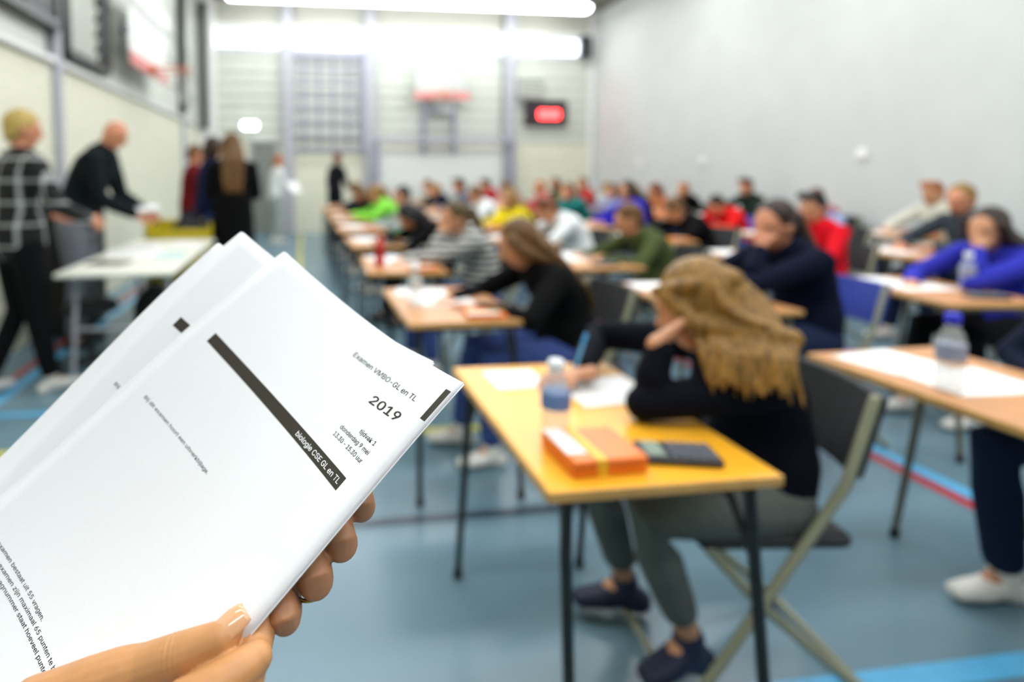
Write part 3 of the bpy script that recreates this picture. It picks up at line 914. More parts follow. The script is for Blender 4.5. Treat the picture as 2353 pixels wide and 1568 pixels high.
def desk(x, y, label, m_top, m_leg, rz=0):
    t = thing('exam_desk', label, 'desk', (x, y, 0), rz, 'exam desks in rows')
    link('tabletop', tm('top', lambda: Geo().box((0, 0, TH - .011), (TW, TL_, .022), bev=.003).mesh('tabletop')), m_top, t)
    link('edge_band', tm('edge', lambda: Geo().box((0, TL_ / 2 + .001, TH - .012), (TW, .004, .019)).box((0, -TL_ / 2 - .001, TH - .012), (TW, .004, .019)).box((TW / 2 + .001, 0, TH - .012), (.004, TL_, .019)).box((-TW / 2 - .001, 0, TH - .012), (.004, TL_, .019)).mesh('edge_band')), M_edge, t)
    for sx in (-1, 1):
        for sy in (-1, 1):
            l = link('leg', tm(('leg', sx, sy), lambda: leg_geo(sx, sy).mesh('leg', True)), m_leg, t)
            link('foot_cap', tm(('cap', sx, sy), lambda: Geo().tube([(sx * .214, sy * .421, .028), (sx * .215, sy * .425, .010)], [.016, .016], n=8).mesh('foot_cap', True)), M_blk, l)
            link('brace', tm(('br', sx, sy), lambda: Geo().tube([(sx * .203, sy * .35, .56), (sx * .19, sy * .30, .66), (sx * .17, sy * .22, TH - .03)], [.009] * 3, n=7).mesh('brace', True)), m_leg, t)
    for sy in (-1, 1):
        link('end_rail', tm(('rail', sy), lambda: Geo().tube([(-.2, sy * .335, TH - .033), (.2, sy * .335, TH - .033)], [.0115, .0115], n=8).mesh('end_rail', True)), m_leg, t)
    for sx in (-1, 1):
        link('side_rail', tm(('srail', sx), lambda: Geo().tube([(sx * .2, -.335, TH - .033), (sx * .2, .335, TH - .033)], [.0115, .0115], n=8).mesh('side_rail', True)), m_leg, t)
    return t
def chair(x, y, rz, label, m_pad, m_tube=None):
    m_tube = m_tube or M_beige
    t = thing('folding_chair', label, 'chair', (x, y, 0), rz, 'folding chairs at the exam desks')
    link('seat', tm('seat', lambda: Geo().box((0, .03, .445), (.40, .39, .045), bev=.018).mesh('seat')), m_pad, t)
    def back():
        g = Geo()
        n = 8
        for sgn in (0,):
            V = []; F = []
            for i in range(n + 1):
                a = -1 + 2 * i / n
                xx = a * .215; yy = -.155 - .045 * (1 - a * a)
                for (dz, dy) in ((.62, .02), (.62, .045), (.815, -.01), (.815, -.035)):
                    V.append((xx, yy + dy - .02, dz))
            for i in range(n):
                for j in range(4):
                    F.append((i * 4 + j, i * 4 + (j + 1) % 4, i * 4 + 4 + (j + 1) % 4, i * 4 + 4 + j))
            F.append((0, 3, 2, 1)); F.append((n * 4, n * 4 + 1, n * 4 + 2, n * 4 + 3))
            g.add(V, F)
        return g.mesh('backrest')
    link('backrest', tm('back', back), m_pad, t)
    for sx in (-1, 1):
        link('back_leg', tm(('cl', sx), lambda: Geo().tube([(sx * .205, -.185, .81), (sx * .21, -.12, .60), (sx * .215, .04, .36), (sx * .215, .27, .012)], [.0125] * 4, n=8).mesh('back_leg', True)), m_tube, t)
        link('front_leg', tm(('cf', sx), lambda: Geo().tube([(sx * .19, .20, .43), (sx * .19, .06, .28), (sx * .19, -.25, .012)], [.0125] * 3, n=8).mesh('front_leg', True)), m_tube, t)
    link('front_bar', tm('cb1', lambda: Geo().tube([(-.215, .255, .03), (.215, .255, .03)], [.010, .010], n=8).mesh('front_bar', True)), m_tube, t)
    link('rear_bar', tm('cb2', lambda: Geo().tube([(-.19, -.235, .03), (.19, -.235, .03)], [.010, .010], n=8).mesh('rear_bar', True)), m_tube, t)
    return t

# ------------------------------------------------------------------ desk items
M_paper = mat('paper', '#eeeeea', rough=.8, vary=.01)
M_orangebox = mat('orange_card', '#f07a1c', rough=.35, vary=.05)
M_clear = glass_mat('clear_plastic', '#dfe3dc', .30, .12)
M_calc = mat('calculator_grey', '#23262e', rough=.4)
def sheet(x, y, z, rz, label, w=.21, l=.297, n=1):
    o = obj('exam_sheet', Geo().box((0, 0, .0012 * n), (w, l, .0022 * n), bev=.0006), M_paper)
    o.location = (x, y, z); o.rotation_euler = (0, 0, rz)
    return tag(o, label, 'paper', 'exam papers on the desks')
def bottle(x, y, z, label, h, body_m, cap_m, band_m, band_c=None):
    t = thing('bottle', label, 'bottle', (x, y, z), random.random() * 6, 'drink bottles on the desks')
    r = .033
    obj('body', Geo().lathe([(.024, .0), (r, .008), (r, h * .30), (r * .93, h * .34), (r, h * .38), (r, h * .62), (r * .8, h * .74), (r * .46, h * .84), (r * .45, h * .92)], n=18), body_m, t, True)
    obj('cap', Geo().lathe([(r * .52, h * .87), (r * .56, h * .88), (r * .56, h * .985), (r * .48, h)], n=16), cap_m, t, True)
    obj('label_band', Geo().lathe([(r * 1.015, h * .42), (r * 1.02, h * .43), (r * 1.02, h * .61), (r * 1.015, h * .62)], n=18), band_m, t, True)
    return t
def calculator(x, y, z, rz, label):
    t = thing('calculator', label, 'calculator', (x, y, z), rz, 'calculators on the desks')
    obj('case', Geo().box((0, 0, .009), (.082, .165, .018), bev=.005), M_calc, t)
    obj('display', Geo().box((0, .05, .0185), (.066, .038, .002)), mat('lcd_grey', '#8d9a8c', rough=.2), t)
    k = Geo()
    for i in range(4):
        for j in range(5):
            k.box((-.027 + i * .018, -.065 + j * .019, .0195), (.013, .012, .004), bev=.001)
    ko = obj('keypad', k, mat('key_grey', '#6c7079', rough=.5), t)
    return t
def book_case(x, y, z, rz, label, w=.16, l=.19, h=.055, m=None):
    t = thing('pencil_box', label, 'box', (x, y, z), rz, 'orange boxes on the desks')
    obj('body', Geo().box((0, 0, h / 2), (w, l, h), bev=.004), m or M_orangebox, t)
    obj('lid_line', Geo().box((0, 0, h * .62), (w + .002, l + .002, .003)), mat('dark_orange', '#b34a10', rough=.5), t)
    obj('strap', Geo().box((-w * .12, 0, h / 2), (.022, l + .004, h + .003), bev=.001), mat('yellow_strap', '#f0b92a', rough=.4), t)
    obj('paper_slip', Geo().box((-w * .36, l * .1, h + .001), (w * .26, l * .8, .002)), M_paper, t)
    return t

# ------------------------------------------------------------------ rows of students
ORD = ['first', 'second', 'third', 'fourth', 'fifth', 'sixth', 'seventh', 'eighth', 'ninth']
CN = {'A': 'leftmost column', 'B': 'second column', 'C': 'third column', 'D': 'fourth column', 'E': 'rightmost column'}
CX = {'A': .45, 'B': 1.72, 'C': 3.03, 'D': 4.37, 'E': 5.62}
RY = [1.05, 2.33, 3.55, 4.82, 6.10, 7.35, 8.60, 9.85, 11.0]
c_ = cloth
T_stripe = grid_mat('striped_jersey', '#b9b8b0', '#2f3234', .045, .45, (2,))
STU = {
 'B1': ('lap', 'short', 'dark', H_dark, 'dark navy sweater', c_('dark_navy', '#121a2c'), J_navy, S_white),
 'A2': ('write', 'long', 'long brown', H_brown, 'black sweater', c_('jet', '#060607'), J_blue, S_white),
 'B2': ('chin', 'pony', 'tied dark brown', H_dark, 'navy sweater', c_('navy', '#0a1024'), J_navy, S_black),
 'C2': ('chin', 'long', 'long dark brown', H_dark, 'violet blue top', c_('violet_blue', '#3135a8'), J_black, S_white),
 'A3': ('chin', 'pony', 'tied ash brown', H_olive, 'grey striped jersey', T_stripe, J_blue, S_white),
 'B3': ('write', 'short', 'short brown', H_brown, 'olive green jacket', c_('olive', '#46502c'), J_navy, S_black),
 'C3': ('upright', 'tuft', 'short black', H_black, 'bright red sweater', c_('red', '#d01020'), J_navy, S_white),
 'D3': ('upright', 'short', 'brown', H_dkblond, 'charcoal hoodie', c_('charcoal', '#3c424a'), J_navy, S_white),
 'A4': ('low', 'long', 'long black', H_black, 'black cardigan', c_('jet', '#060607'), J_black, S_black),
 'B4': ('low', 'short', 'auburn', H_auburn, 'white shirt', c_('white', '#dfe3e0'), c_('pale_denim', '#8ba0b5'), S_white),
 'C4': ('low', 'short', 'brown', H_brown, 'black sweatshirt', c_('jet', '#060607'), J_navy, S_black),
 'D4': ('write', 'bob', 'light brown', H_dkblond, 'pale blue shirt', c_('pale_blue', '#8e9cc0'), J_blue, S_white),
 'E4': ('upright', 'tuft', 'ginger', H_ginger, 'cream sweater', c_('cream', '#d8d6c4'), J_navy, S_white),
 'A5': ('upright', 'short', 'black', H_black, 'pale grey hoodie', c_('pale_grey', '#a3aea6'), J_navy, S_white),
 'B5': ('chin', 'long', 'long dark blond', H_dkblond, 'yellow top', c_('yellow', '#dcc61e'), J_blue, S_white),
 'C5': ('upright', 'long', 'long dark', H_dark, 'royal blue hoodie with', c_('royal', '#1d22b8'), J_navy, S_white),
 'D5': ('low', 'short', 'dark brown', H_dark, 'scarlet shirt', c_('scarlet', '#e01c1c'), J_blue, S_black),
 'E5': ('chin', 'short', 'auburn', H_auburn, 'rose pink shirt', c_('rose', '#b8606e'), J_navy, S_white),
 'A6': ('write', 'pony', 'tied dark blond', H_dkblond, 'lime green top', c_('lime', '#86d84a'), J_black, S_white),
 'B6': ('write', 'short', 'brown', H_brown, 'white hoodie', c_('white', '#dfe3e0'), J_navy, S_white),
 'C6': ('chin', 'short', 'brown', H_brown, 'teal sweater', c_('teal', '#1d6e68'), J_black, S_white),
 'D6': ('write', 'bob', 'auburn', H_auburn, 'peach shirt', c_('peach', '#d98a5e'), J_navy, S_white),
 'E6': ('upright', 'tuft', 'dark', H_dark, 'dark green jacket', c_('bottle_green', '#1d2a20'), J_black, S_black),
 'A7': ('low', 'bob', 'brown', H_brown, 'black top', c_('jet', '#060607'), J_navy, S_white),
 'B7': ('upright', 'tuft', 'dark brown', H_dark, 'slate grey shirt', c_('slate', '#5b6070'), J_navy, S_white),
 'C7': ('upright', 'short', 'ginger', H_ginger, 'coral top', c_('coral', '#d2545a'), J_blue, S_white),
 'D7': ('chin', 'long', 'long dark brown', H_dark, 'lavender grey hoodie', c_('lavender', '#8d90b0'), J_navy, S_white),
 'E7': ('chin', 'short', 'ginger', H_ginger, 'black jacket', c_('jet', '#060607'), J_navy, S_black),
 'A8': ('write', 'tuft', 'brown', H_brown, 'dark grey sweater', c_('darkgrey', '#2d2f33'), J_navy, S_white),
 'B8': ('chin', 'short', 'dark blond', H_dkblond, 'navy hoodie', c_('navy', '#0a1024'), J_blue, S_white),
 'C8': ('write', 'long', 'long brown', H_brown, 'light pink top', c_('light_pink', '#d6a8a4'), J_navy, S_white),
 'D8': ('upright', 'short', 'brown', H_brown, 'red hoodie', c_('brick_red', '#b03a35'), J_navy, S_white),
 'B9': ('upright', 'short', 'brown', H_brown, 'beige sweater', c_('beige', '#b59f86'), J_navy, S_white),
 'C9': ('chin', 'tuft', 'dark', H_dark, 'crimson shirt', c_('crimson', '#b02430'), J_navy, S_white),
 'D9': ('upright', 'long', 'long auburn', H_auburn, 'moss green top', c_('moss', '#4c5a38'), J_blue, S_white),
 'E9': ('write', 'short', 'dark blond', H_dkblond, 'white shirt', c_('white', '#dfe3e0'), J_navy, S_white),
 'E8': ('low', 'bob', 'light brown', H_dkblond, 'grey sweater', c_('midgrey', '#7d8180'), J_black, S_white),
}
STU['C5'] = STU['C5'][:4] + ('royal blue hoodie',) + STU['C5'][5:]
M_bluepad = mat('blue_chair_pad', '#263fa0', rough=.6)
M_red = mat('red_bottle', '#c8231e', rough=.3)
for ci, cn in enumerate('ABCDE'):
    for r in range(9):
        key = cn + str(r + 1)
        if key != 'A1' and key not in STU: continue
        jx = (random.random() - .5) * .03
        x = CX[cn] - (.016 * r if cn == 'A' else 0) + TW / 2 + (0.02 if key == 'A1' else jx)
        y = RY[r] + TL_ / 2
        if cn == 'C' and r == 1: x += .03
        where = '%s desk of the %s' % (ORD[r], CN[cn])
        wood = 'honey yellow' if key == 'A1' else 'beech'
        rz = 0 if key == 'A1' else math.radians(random.uniform(-2, 2)) + (math.radians(-5) if key == 'C2' else 0)
        desk(x, y, '%s exam desk with %s legs, %s' % (wood, 'black' if cn == 'A' else 'taupe', where), M_topA if key == 'A1' else M_topB, M_blk if cn == 'A' else M_tau, rz)
        px_ = x + TW / 2 + (.27 if key == 'A1' else .34)
        py_ = y + (0.0 if key == 'A1' else random.uniform(-.04, .05))
        pr = math.radians(90) + (0 if key == 'A1' else math.radians(random.uniform(-7, 7)))
        blue = key in ('B2', 'D5')
        chair(px_ + (-.035 if key == 'A1' else .03), py_ + (.03 if key == 'A1' else 0), pr - (math.radians(6) if key == 'A1' else 0), '%s padded folding chair at the %s' % ('blue' if blue else 'charcoal', where), M_bluepad if blue else M_seat)
        zt = TH + .0005
        if key == 'A1':
            put_person(POSES['hero'], 'half', 'student in dark navy sweater leaning on one elbow, writing at the nearest yellow desk', (px_, py_, 0), pr, (SKIN, cloth('ink_navy', '#060914'), J_grey, S_navy, hairm('honey', '#86622a', .65)))
            continue
        ps, hs, hn, hm, tn, tmat, jm, sm = STU[key]
        put_person(POSES[ps], hs, 'student in %s, %s' % (tn, where), (px_, py_, 0), pr, (SKIN if random.random() < .6 else SKIN2, tmat, jm, sm, hm), 'students taking the exam', random.uniform(.97, 1.03))
        # papers and small things
        sheet(x - .02, y + .05, zt, math.radians(90 + random.uniform(-12, 12)), 'white exam sheet lying before the student, %s' % where)
        if r < 6:
            sheet(x - .08, y + .235, zt, math.radians(random.uniform(75, 105)), 'white answer booklet on the far end of the %s' % where, w=.19, l=.25, n=2)
        if key in ('A2', 'A3', 'A5', 'B4', 'B5', 'C4', 'D3', 'E4'):
            book_case(x + .10, y - .27, zt, math.radians(90 + random.uniform(-8, 8)), 'flat orange box on the %s' % where, .12, .17, .02)
        elif r < 4:
            calculator(x + .02, y - .25, zt, math.radians(80 + random.uniform(-15, 15)), 'dark calculator on the %s' % where)

# things on the nearest desk
zt = TH + .0005
bottle(.575, 1.262, zt, 'clear water bottle with blue label on the nearest yellow desk', .188, M_clear, mat('white_cap', '#e9ecec', rough=.4), mat('blue_label', '#5f7fb4', rough=.5))
book_case(.617, 1.165, zt, math.radians(2), 'thick orange box with yellow strap on the nearest desk', .165, .150, .036)
calculator(.80, 1.145, zt, math.radians(90 - 14), 'dark graphing calculator on the nearest yellow desk')
sheet(.625, 1.655, zt, math.radians(92), 'white exam sheet at the far corner of the nearest desk', .15, .16)
sheet(.845, 1.535, zt, math.radians(95), 'white answer sheet under the writing hand on the nearest desk', .20, .24)
t = thing('pen', 'light blue pen in the writing hand at the nearest desk', 'pen', (.765, 1.575, .762))
pd = Vector((.05, .02, .12)).normalized()
obj('barrel', Geo().tube([Vector((0, 0, 0)), pd * .115], [.0042, .0048], n=8), mat('pen_blue', '#6fb8e8', rough=.3), t, True)
obj('tip', Geo().tube([Vector((0, 0, 0)) - pd * .016, Vector((0, 0, 0))], [.001, .004], n=8), M_steel, t, True)
obj('pen_cap', Geo().tube([pd * .11, pd * .135], [.0055, .0055], n=8), mat('pen_cap_blue', '#4aa0dd', rough=.3), t, True)
# other bottles
bottle(.515, 2.66, zt, 'clear bottle with white cap on the second desk of the leftmost column', .19, M_clear, mat('white_cap', '#e9ecec'), mat('pale_label', '#c9ccc6', rough=.5))
bottle(1.80, 1.40, zt, 'clear bottle with blue cap on the right foreground desk', .225, M_clear, mat('blue_cap', '#2b33c8', rough=.4), mat('grey_label', '#9aa0b4', rough=.5))
bottle(.50, 3.80, zt, 'red bottle on the third desk of the leftmost column', .20, M_red, M_red, mat('dark_red_band', '#8e1512'))
bottle(3.12, 3.68, zt, 'red bottle on the third desk of the third column', .23, M_red, M_red, mat('dark_red_band', '#8e1512'))
bottle(3.44, 2.62, zt, 'pale blue bottle on the desk of the student in violet blue', .20, glass_mat('bluish_plastic', '#b9c6e6', .5, .15), mat('white_cap', '#e9ecec'), mat('grey_label', '#9aa0b4'))
# ------------------------------------------------------------------ staff along the left wall
T_plaid = grid_mat('plaid_wool', '#050506', '#c9ccc9', .13, .13, (0, 2))
put_person(POSES['plaid'], 'buzz', 'person in black and white plaid jumper, standing, seen from behind', (-1.71, 3.80, 0), math.radians(-38), (SKIN2, T_plaid, J_black, S_white, H_blond, 'jumper'))
put_person(POSES['bald'], 'bald', 'person in dark jacket bending forward with a stack of papers', (-1.74, 4.82, 0), math.radians(-90), (SKIN2, cloth('dark_petrol', '#10171a'), cloth('grey_wool', '#74777f'), S_black, H_black, 'jacket'))
put_person(POSES['coat'], 'long', 'person in a long black coat, back to the viewer', (-.67, 5.80, 0), math.radians(8), (SKIN, cloth('coat_black', '#070708'), J_black, S_black, H_brown, 'coat'))
put_person(POSES['talk'], 'bob', 'person in navy jacket standing beside the long black coat', (-.98, 6.30, 0), math.radians(-62), (SKIN, cloth('uniform_navy', '#141c3c'), J_blue, S_black, H_dark, 'jacket'))
put_person(POSES['carry'], 'short', 'person in maroon sweater partly hidden behind the navy jacket', (-1.30, 7.15, 0), math.radians(-75), (SKIN2, cloth('maroon', '#6b1418'), J_navy, S_black, H_brown))
put_person(POSES['carry'], 'bob', 'person in white shirt carrying papers near the far door', (-.50, 11.45, 0), math.radians(-70), (SKIN2, cloth('white', '#dfe3e0'), cloth('pale_grey', '#a3aea6'), S_white, H_ginger, 'shirt'))
put_person(POSES['talk'], 'short', 'person in dark suit standing behind the last desks', (.62, 11.35, 0), math.radians(-55), (SKIN2, cloth('suit_black', '#14151b'), J_black, S_black, H_auburn, 'suit_jacket'))
o = obj('paper_stack', Geo().box((0, 0, .012), (.21, .297, .022), bev=.002), M_paper); o.location = (-1.24, 4.83, 1.055); o.rotation_euler = (.05, -.12, .2)
tag(o, 'stack of white papers held by the person bending forward', 'paper')
o = obj('paper_stack', Geo().box((0, 0, .006), (.21, .297, .012), bev=.002), M_paper); o.location = (-.16, 11.32, 1.06); o.rotation_euler = (.7, 0, .5)
tag(o, 'white papers held by the person near the far door', 'paper')

# white invigilators' table
t = thing('folding_table', 'white topped folding table beside the person bending forward', 'table', (-1.15, 4.62, 0))
obj('tabletop', Geo().box((0, 0, .73), (.70, 1.78, .03), bev=.01), mat('ivory_top', '#e4e4d4', rough=.4, vary=.03), t)
for sx in (-1, 1):
    for sy in (-1, 1):
        obj('leg', Geo().tube([(sx * .28, sy * .70, .715), (sx * .30, sy * .76, .012)], [.016, .014], n=8), M_steel, t, True)
for sy in (-1, 1):
    obj('cross_bar', Geo().tube([(-.29, sy * .73, .36), (.29, sy * .73, .36)], [.011, .011], n=8), M_steel, t, True)
ztt = .7455
for (x, y, rz, n, lb) in [(-1.36, 4.62, .2, 5, 'thick white paper pile on the white table, nearest the wall'), (-1.16, 4.50, -.3, 3, 'white paper pile at the middle of the white table'), (-1.26, 4.95, .1, 4, 'white paper pile at the rear of the white table'), (-1.0, 5.15, .5, 2, 'white sheets at the far right of the white table')]:
    o = sheet(x, y, ztt, rz, lb, n=n); o['group'] = 'papers on the white table'
o = obj('plastic_folder', Geo().box((0, 0, .003), (.23, .31, .005), bev=.001), mat('pale_cyan_plastic', '#b9dcda', rough=.3)); o.location = (-.98, 4.45, ztt); o.rotation_euler = (0, 0, .3)
tag(o, 'pale cyan folder on the white table', 'folder')
t = thing('tablet', 'black tablet near the front edge of the white table', 'tablet', (-1.29, 4.12, ztt), math.radians(75))
obj('body', Geo().box((0, 0, .005), (.17, .25, .009), bev=.003), mat('black_plastic', '#0d0e10'), t)
obj('screen', Geo().box((0, 0, .0098), (.15, .23, .001)), mat('dark_glass', '#0a0b0c', rough=.1), t)
# yellow trolley bin with black contents
M_yel = mat('yellow_plastic', '#c9b413', rough=.45)
t = thing('yellow_bin', 'yellow plastic roll container behind the white table', 'container', (-1.16, 5.92, 0))
for sx in (-1, 1):
    obj('side_panel', Geo().box((sx * .29, 0, .50), (.03, .50, .76), bev=.01), M_yel, t)
obj('front_panel', Geo().box((0, -.25, .47), (.56, .03, .70), bev=.01), M_yel, t)
obj('back_panel', Geo().box((0, .25, .50), (.56, .03, .76), bev=.01), M_yel, t)
obj('floor_panel', Geo().box((0, 0, .13), (.58, .50, .03)), M_yel, t)
for sx in (-1, 1):
    for sy in (-1, 1):
        obj('wheel', Geo().tube([(sx * .24 - .012, sy * .2, .055), (sx * .24 + .012, sy * .2, .055)], [.05, .05], n=14), M_blk, t)
t = thing('black_bag', 'black bag lying in the yellow container', 'bag', (-1.10, 5.92, .15))
obj('body', Geo().ell((0, 0, .40), (.24, .20, .38), None, 18, 12), mat('black_nylon', '#0b0c0d', rough=.7), t, True)
obj('strap', Geo().ring((0, 0, .74), (0, 1, 0), .09, .012), mat('black_webbing', '#141516', rough=.8), t, True)
# black cabinet by the wall
t = thing('black_cabinet', 'tall black cabinet against the cream wall behind the person bending forward', 'cabinet', (-1.99, 5.35, 0))
obj('carcass', Geo().box((0, 0, .60), (.34, .62, 1.18), bev=.01), mat('black_laminate', '#121210', rough=.5), t)
for sy in (-1, 1):
    d = obj('door', Geo().box((.178, sy * .153, .61), (.018, .295, 1.12), bev=.004), mat('black_door', '#181815', rough=.45), t)
    obj('handle', Geo().tube([(.20, sy * .03, .62), (.20, sy * .03, .76)], [.006, .006], n=6), M_steel, d)
# rucksack and stool under the table
t = thing('rucksack', 'black rucksack on the floor under the white table', 'rucksack', (-1.20, 4.95, 0))
obj('body', Geo().ell((0, 0, .22), (.18, .14, .22), None, 16, 10), mat('black_nylon', '#0b0c0d'), t, True)
obj('front_pocket', Geo().ell((0, -.11, .16), (.13, .07, .12), None, 14, 9), mat('black_webbing', '#141516'), t, True)
obj('top_handle', Geo().ring((0, 0, .44), (0, 1, 0), .035, .008), mat('black_webbing', '#141516'), t, True)
t = thing('swivel_stool', 'dark swivel stool with star base under the white table', 'stool', (-1.42, 4.12, 0))
obj('seat', Geo().lathe([(.12, .42), (.17, .43), (.18, .46), (.15, .49)], n=22), M_seat, t, True)
obj('column', Geo().tube([(0, 0, .08), (0, 0, .42)], [.022, .022], n=10), M_blk, t, True)
for k in range(5):
    a = 2 * math.pi * k / 5 + .3
    l = obj('star_leg', Geo().tube([(0, 0, .10), (.26 * math.cos(a), .26 * math.sin(a), .07)], [.02, .014], n=8), M_blk, t, True)
    obj('castor', Geo().ell((.26 * math.cos(a), .26 * math.sin(a), .03), (.028, .028, .03), None, 10, 7), M_blk, l, True)

# ------------------------------------------------------------------ exam booklets
M_page = mat('white_cover_paper', '#f0f1f2', rough=.75, vary=.008, scale=400, bump=.02, spec=.25)
M_ink = mat('warm_black_ink', '#3d392f', rough=.6, vary=.05, spec=.2)
M_text = mat('text_ink', '#17171a', rough=.6, vary=.02, spec=.2)
M_textw = mat('unprinted_white', '#f0f1f2', rough=.75, vary=.0)
FONT = None
try:
    import os
    FONT = bpy.data.fonts.load(os.path.join(bpy.utils.resource_path('LOCAL'), 'datafiles', 'fonts', 'Inter.woff2'))
except Exception:
    FONT = None
class Frame:
    def __init__(self, u0, v0, ang, o0):
        self.u0, self.v0, self.o0 = u0, v0, o0
        self.c, self.s = math.cos(math.radians(ang)), math.sin(math.radians(ang))
    def __call__(self, u, v, o=0.0):
        return S(self.u0 + self.c * u - self.s * v, self.v0 + self.s * u + self.c * v, self.o0 + o)
def sheet_geo(fr, w, l, o, th=.00016, nu=22, nv=30, du=0, dv=0):
    V = []; F = []
    for side in (0, 1):
        for i in range(nv + 1):
            for j in range(nu + 1):
                V.append(fr(du + w * j / nu, dv + l * i / nv, o - th * side))
    K = (nu + 1) * (nv + 1)
    for i in range(nv):
        for j in range(nu):
            a = i * (nu + 1) + j
            F.append((a, a + 1, a + nu + 2, a + nu + 1)); F.append((K + a, K + a + nu + 1, K + a + nu + 2, K + a + 1))
    rim = [j for j in range(nu + 1)] + [i * (nu + 1) + nu for i in range(1, nv + 1)] + [nv * (nu + 1) + j for j in range(nu - 1, -1, -1)] + [i * (nu + 1) for i in range(nv - 1, 0, -1)]
    for a, b in zip(rim, rim[1:] + rim[:1]):
        F.append((a, a + K, b + K, b))
    return Geo().add(V, F)
def bar_geo(fr, u0, v0, u1, v1, o, n=24, m=2):
    V = []; F = []
    for i in range(m + 1):
        for j in range(n + 1):
            V.append(fr(u0 + (u1 - u0) * j / n, v0 + (v1 - v0) * i / m, o))
    for i in range(m):
        for j in range(n):
            a = i * (n + 1) + j
            F.append((a, a + n + 1, a + n + 2, a + 1))
    return Geo().add(V, F)
def text_geo(fr, body, u0, v0, u1, v1, em, o, bold=0.0):
    cu = bpy.data.curves.new('txt', 'FONT')
    cu.body = body
    if FONT: cu.font = FONT
    cu.size = 1.0; cu.resolution_u = 4
    ob = bpy.data.objects.new('tmp_txt', cu); COL.objects.link(ob)
    dg = bpy.context.evaluated_depsgraph_get(); dg.update()
    me = bpy.data.meshes.new_from_object(ob.evaluated_get(dg))
    xs = [v.co.x for v in me.vertices]
    x0, x1 = min(xs), max(xs)
    V = []
    for v in me.vertices:
        t_ = (v.co.x - x0) / (x1 - x0)
        V.append(fr(u0 + (u1 - u0) * t_, v0 + (v1 - v0) * t_ - v.co.y * em, o))
    F = [tuple(p.vertices) for p in me.polygons]
    n0 = len(V)
    if bold:
        for dx, dy in ((bold, 0), (-bold, 0), (0, bold * .8), (0, -bold * .8)):
            k0 = len(V)
            for v in me.vertices:
                t_ = (v.co.x + dx - x0) / (x1 - x0)
                V.append(fr(u0 + (u1 - u0) * t_, v0 + (v1 - v0) * t_ - (v.co.y + dy) * em, o + .000004 * (k0 // n0)))
            F += [tuple(i + k0 for i in p.vertices) for p in me.polygons]
    bpy.data.objects.remove(ob); bpy.data.curves.remove(cu); bpy.data.meshes.remove(me)
    return Geo().add(V, F)
def booklet(name, label, fr, pages, w=.21, l=.325):
    t = thing(name, label, 'booklet', fr(w / 2, l / 2, 0))
    inv = Matrix.Translation(-t.location)
    def kid(nm, g, m, par=t, smooth=True):
        g.v = [tuple(Vector(p) - t.location) for p in g.v]
        return obj(nm, g, m, par, smooth)
    cover = None
    for k in range(pages):
        c = kid('cover_page' if k == 0 else 'page', sheet_geo(fr, w, l, -.00042 * k, du=.0007 * k * (1 if k % 2 else .5), dv=-.0004 * (k % 3)), M_page)
        if k == 0: cover = c
    p = .00012
    kid('title_bar', bar_geo(fr, .018, .0842, .1895, .0930, p), M_ink, cover)
    kid('edge_bar', bar_geo(fr, .2033, .0080, .2083, .0313, p, 2, 8), M_ink, cover)
    kid('print', text_geo(fr, 'Examen VMBO-GL en TL', .1165, .0262, .1893, .0252, .0072, p, .008), M_text, cover)
    kid('print', text_geo(fr, '2019', .1585, .0432, .1890, .0415, .0118, p, .018), M_ink, cover)
    kid('print', text_geo(fr, 'tijdvak 1', .1709, .0610, .1890, .0606, .0056, p, .010), M_text, cover)
    kid('print', text_geo(fr, 'donderdag 9 mei', .1551, .0672, .1900, .0670, .0056, p, .010), M_text, cover)
    kid('print', text_geo(fr, '13.30 - 15.30 uur', .1547, .0730, .1900, .0731, .0056, p, .010), M_text, cover)
    kid('print', text_geo(fr, 'biologie CSE GL en TL', .1299, .0906, .1868, .0903, .0068, p * 1.8, .012), M_textw, cover)
    kid('print', text_geo(fr, 'Bij dit examen hoort een uitwerkbijlage.', .0172, .1525, .0977, .1500, .0050, p, .006), M_text, cover)
    kid('print', text_geo(fr, 'Dit examen bestaat uit 55 vragen.', .0172, .2785, .0888, .2735, .0050, p, .010), M_text, cover)
    kid('print', text_geo(fr, 'Voor dit examen zijn maximaal 65 punten te behalen.', .0172, .2850, .1390, .2735, .0050, p, .010), M_text, cover)
    kid('print', text_geo(fr, 'Voor elk vraagnummer staat hoeveel punten met een goed antwoord', .0172, .2898, .1800, .2745, .0050, p, .010), M_text, cover)
    return t
booklet('exam_booklet', 'white exam booklet held in front, topmost of the stack, cover fully readable', Frame(0, 0, 0, 0), 5)
booklet('exam_booklet', 'second exam booklet showing behind the topmost one at its upper left', Frame(-.037, .0125, -4.5, -.0036), 4)
booklet('exam_booklet', 'rearmost exam booklet, only its upper left corner showing', Frame(-.0425, .033, -4.5, -.0072), 3, w=.205, l=.26)

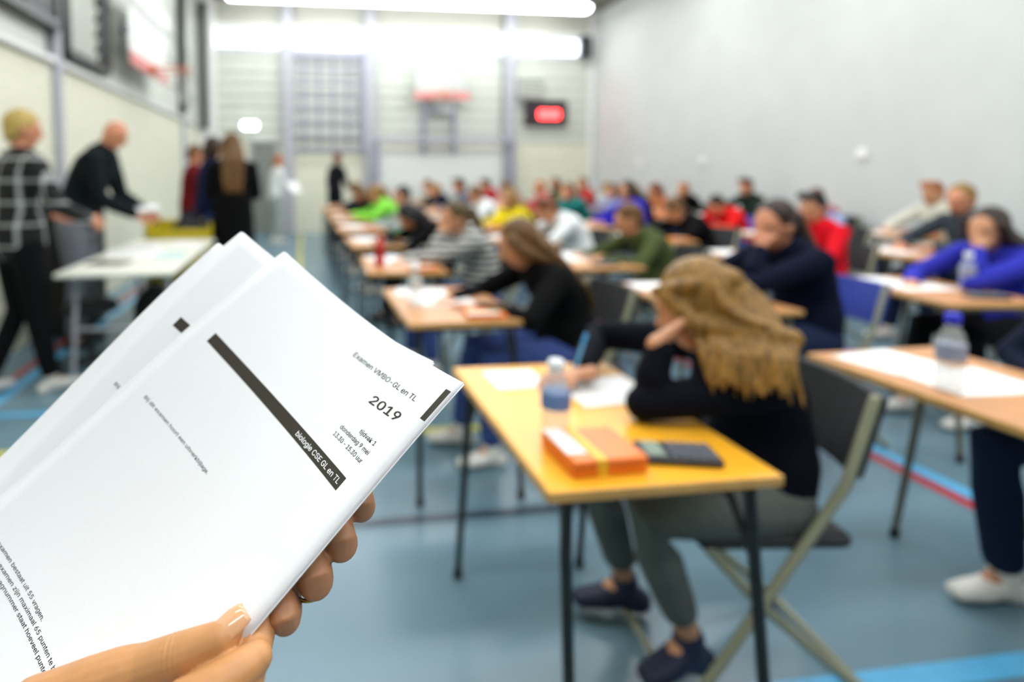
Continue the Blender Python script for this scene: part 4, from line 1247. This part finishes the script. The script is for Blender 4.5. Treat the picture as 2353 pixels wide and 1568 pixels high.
# ------------------------------------------------------------------ the holding hands
M_hand = mat('hand_skin', '#d0955f', rough=.42, vary=.07, scale=60, bump=.05, sss=.12)
M_nailp = mat('peach_polish', '#eab184', rough=.12, vary=.02, coat=.6)
M_nail = mat('natural_nail', '#d98f68', rough=.3, vary=.04)
def hand_obj(q, label, M_hand):
    me = q[2]; me.materials.clear(); me.materials.append(None)
    o = bpy.data.objects.new('hand', me); COL.objects.link(o)
    o.material_slots[0].link = 'OBJECT'; o.material_slots[0].material = M_hand
    return tag(o, label, 'hand')
def nail(c, along, nrm, L, W, m, parent, th=.0007, bulge=.0024):
    a = Vector(along).normalized(); n_ = Vector(nrm); n_ = (n_ - a * n_.dot(a)).normalized(); s_ = a.cross(n_)
    V = []; F = []
    I, J = 10, 8
    for side in (0, 1):
        for i in range(I + 1):
            t_ = -1 + 2 * i / I
            taper = math.sqrt(max(0.0, 1 - abs(t_) ** 3.2 * (.75 if t_ < 0 else .45)))
            for j in range(J + 1):
                x = -1 + 2 * j / J
                V.append(Vector(c) + a * (t_ * L / 2) + s_ * (x * W / 2 * taper) + n_ * (-bulge * x * x - .0010 * t_ * t_ - th * side))
    K = (I + 1) * (J + 1)
    for i in range(I):
        for j in range(J):
            q = i * (J + 1) + j
            F.append((q, q + 1, q + J + 2, q + J + 1)); F.append((K + q, K + q + J + 1, K + q + J + 2, K + q + 1))
    rim = list(range(J + 1)) + [i * (J + 1) + J for i in range(1, I + 1)] + [I * (J + 1) + j for j in range(J - 1, -1, -1)] + [i * (J + 1) for i in range(I - 1, 0, -1)]
    for p, q in zip(rim, rim[1:] + rim[:1]): F.append((p, p + K, q + K, q))
    return obj('fingernail', Geo().add(V, F), m, parent, True)
h1 = hand_obj(HAND1, 'hand with peach nail polish pinching the booklets between thumb and index finger', M_hand)
# skin creases over the thumb joint
ax_ = (TH_NB - TH_IP).normalized()
me = HAND1[2]
for v in me.vertices:
    d = v.co - TH_IP
    t_ = d.dot(ax_)
    if abs(t_) < .0075 and (d - ax_ * t_).length < .0135:
        side = d.dot((PN + Vector((0, 0, .6))).normalized())
        if side > 0:
            w = math.exp(-(t_ / .0045) ** 2) * min(1, side / .006)
            v.co -= (d - ax_ * t_).normalized() * (.00042 * w * (.5 + .5 * math.cos(t_ * 2 * math.pi / .0030 + 3 * math.sin(side * 300))))
me.update()
nail(NAIL_C, NAIL_A, NAIL_N, .0190, .0122, M_nailp, h1, bulge=.0020)
nail(IX_TIP + (IX_TIP - IX_DIP).normalized() * .001 + PU * .0062 + PN * .002, IX_TIP - IX_DIP, PU * .9 + PN * .3, .012, .009, M_nailp, h1)
h2 = hand_obj(HAND2, 'hand with a ring whose four fingers curl round behind the booklets', mat('shaded_hand_skin', '#b98058', rough=.42, vary=.07, scale=60, bump=.05, sss=.12))  # skin colour darkened to paint in the shade behind the booklets
for k in range(4):
    d = F_T[k] - F_B[k]
    cd = (VIEW0 - F_B[k]).normalized()
    nail(F_B[k] + d * (.92 if k == 0 else .85) + cd * (.0078, .0088, .0088, .0080)[k] + PU * .0012, d, cd + PU * .2, .0125, .0092, M_nail, h2)
ring = obj('finger_ring', Geo().ring((0, 0, 0), RING_AX, .0110, .0011, 40, 8), mat('gold', '#c9a85a', rough=.25, metal=1.0, vary=.03), None, True)
ring.location = RING_C
tag(ring, 'thin gold ring on a finger curled behind the booklets', 'ring')
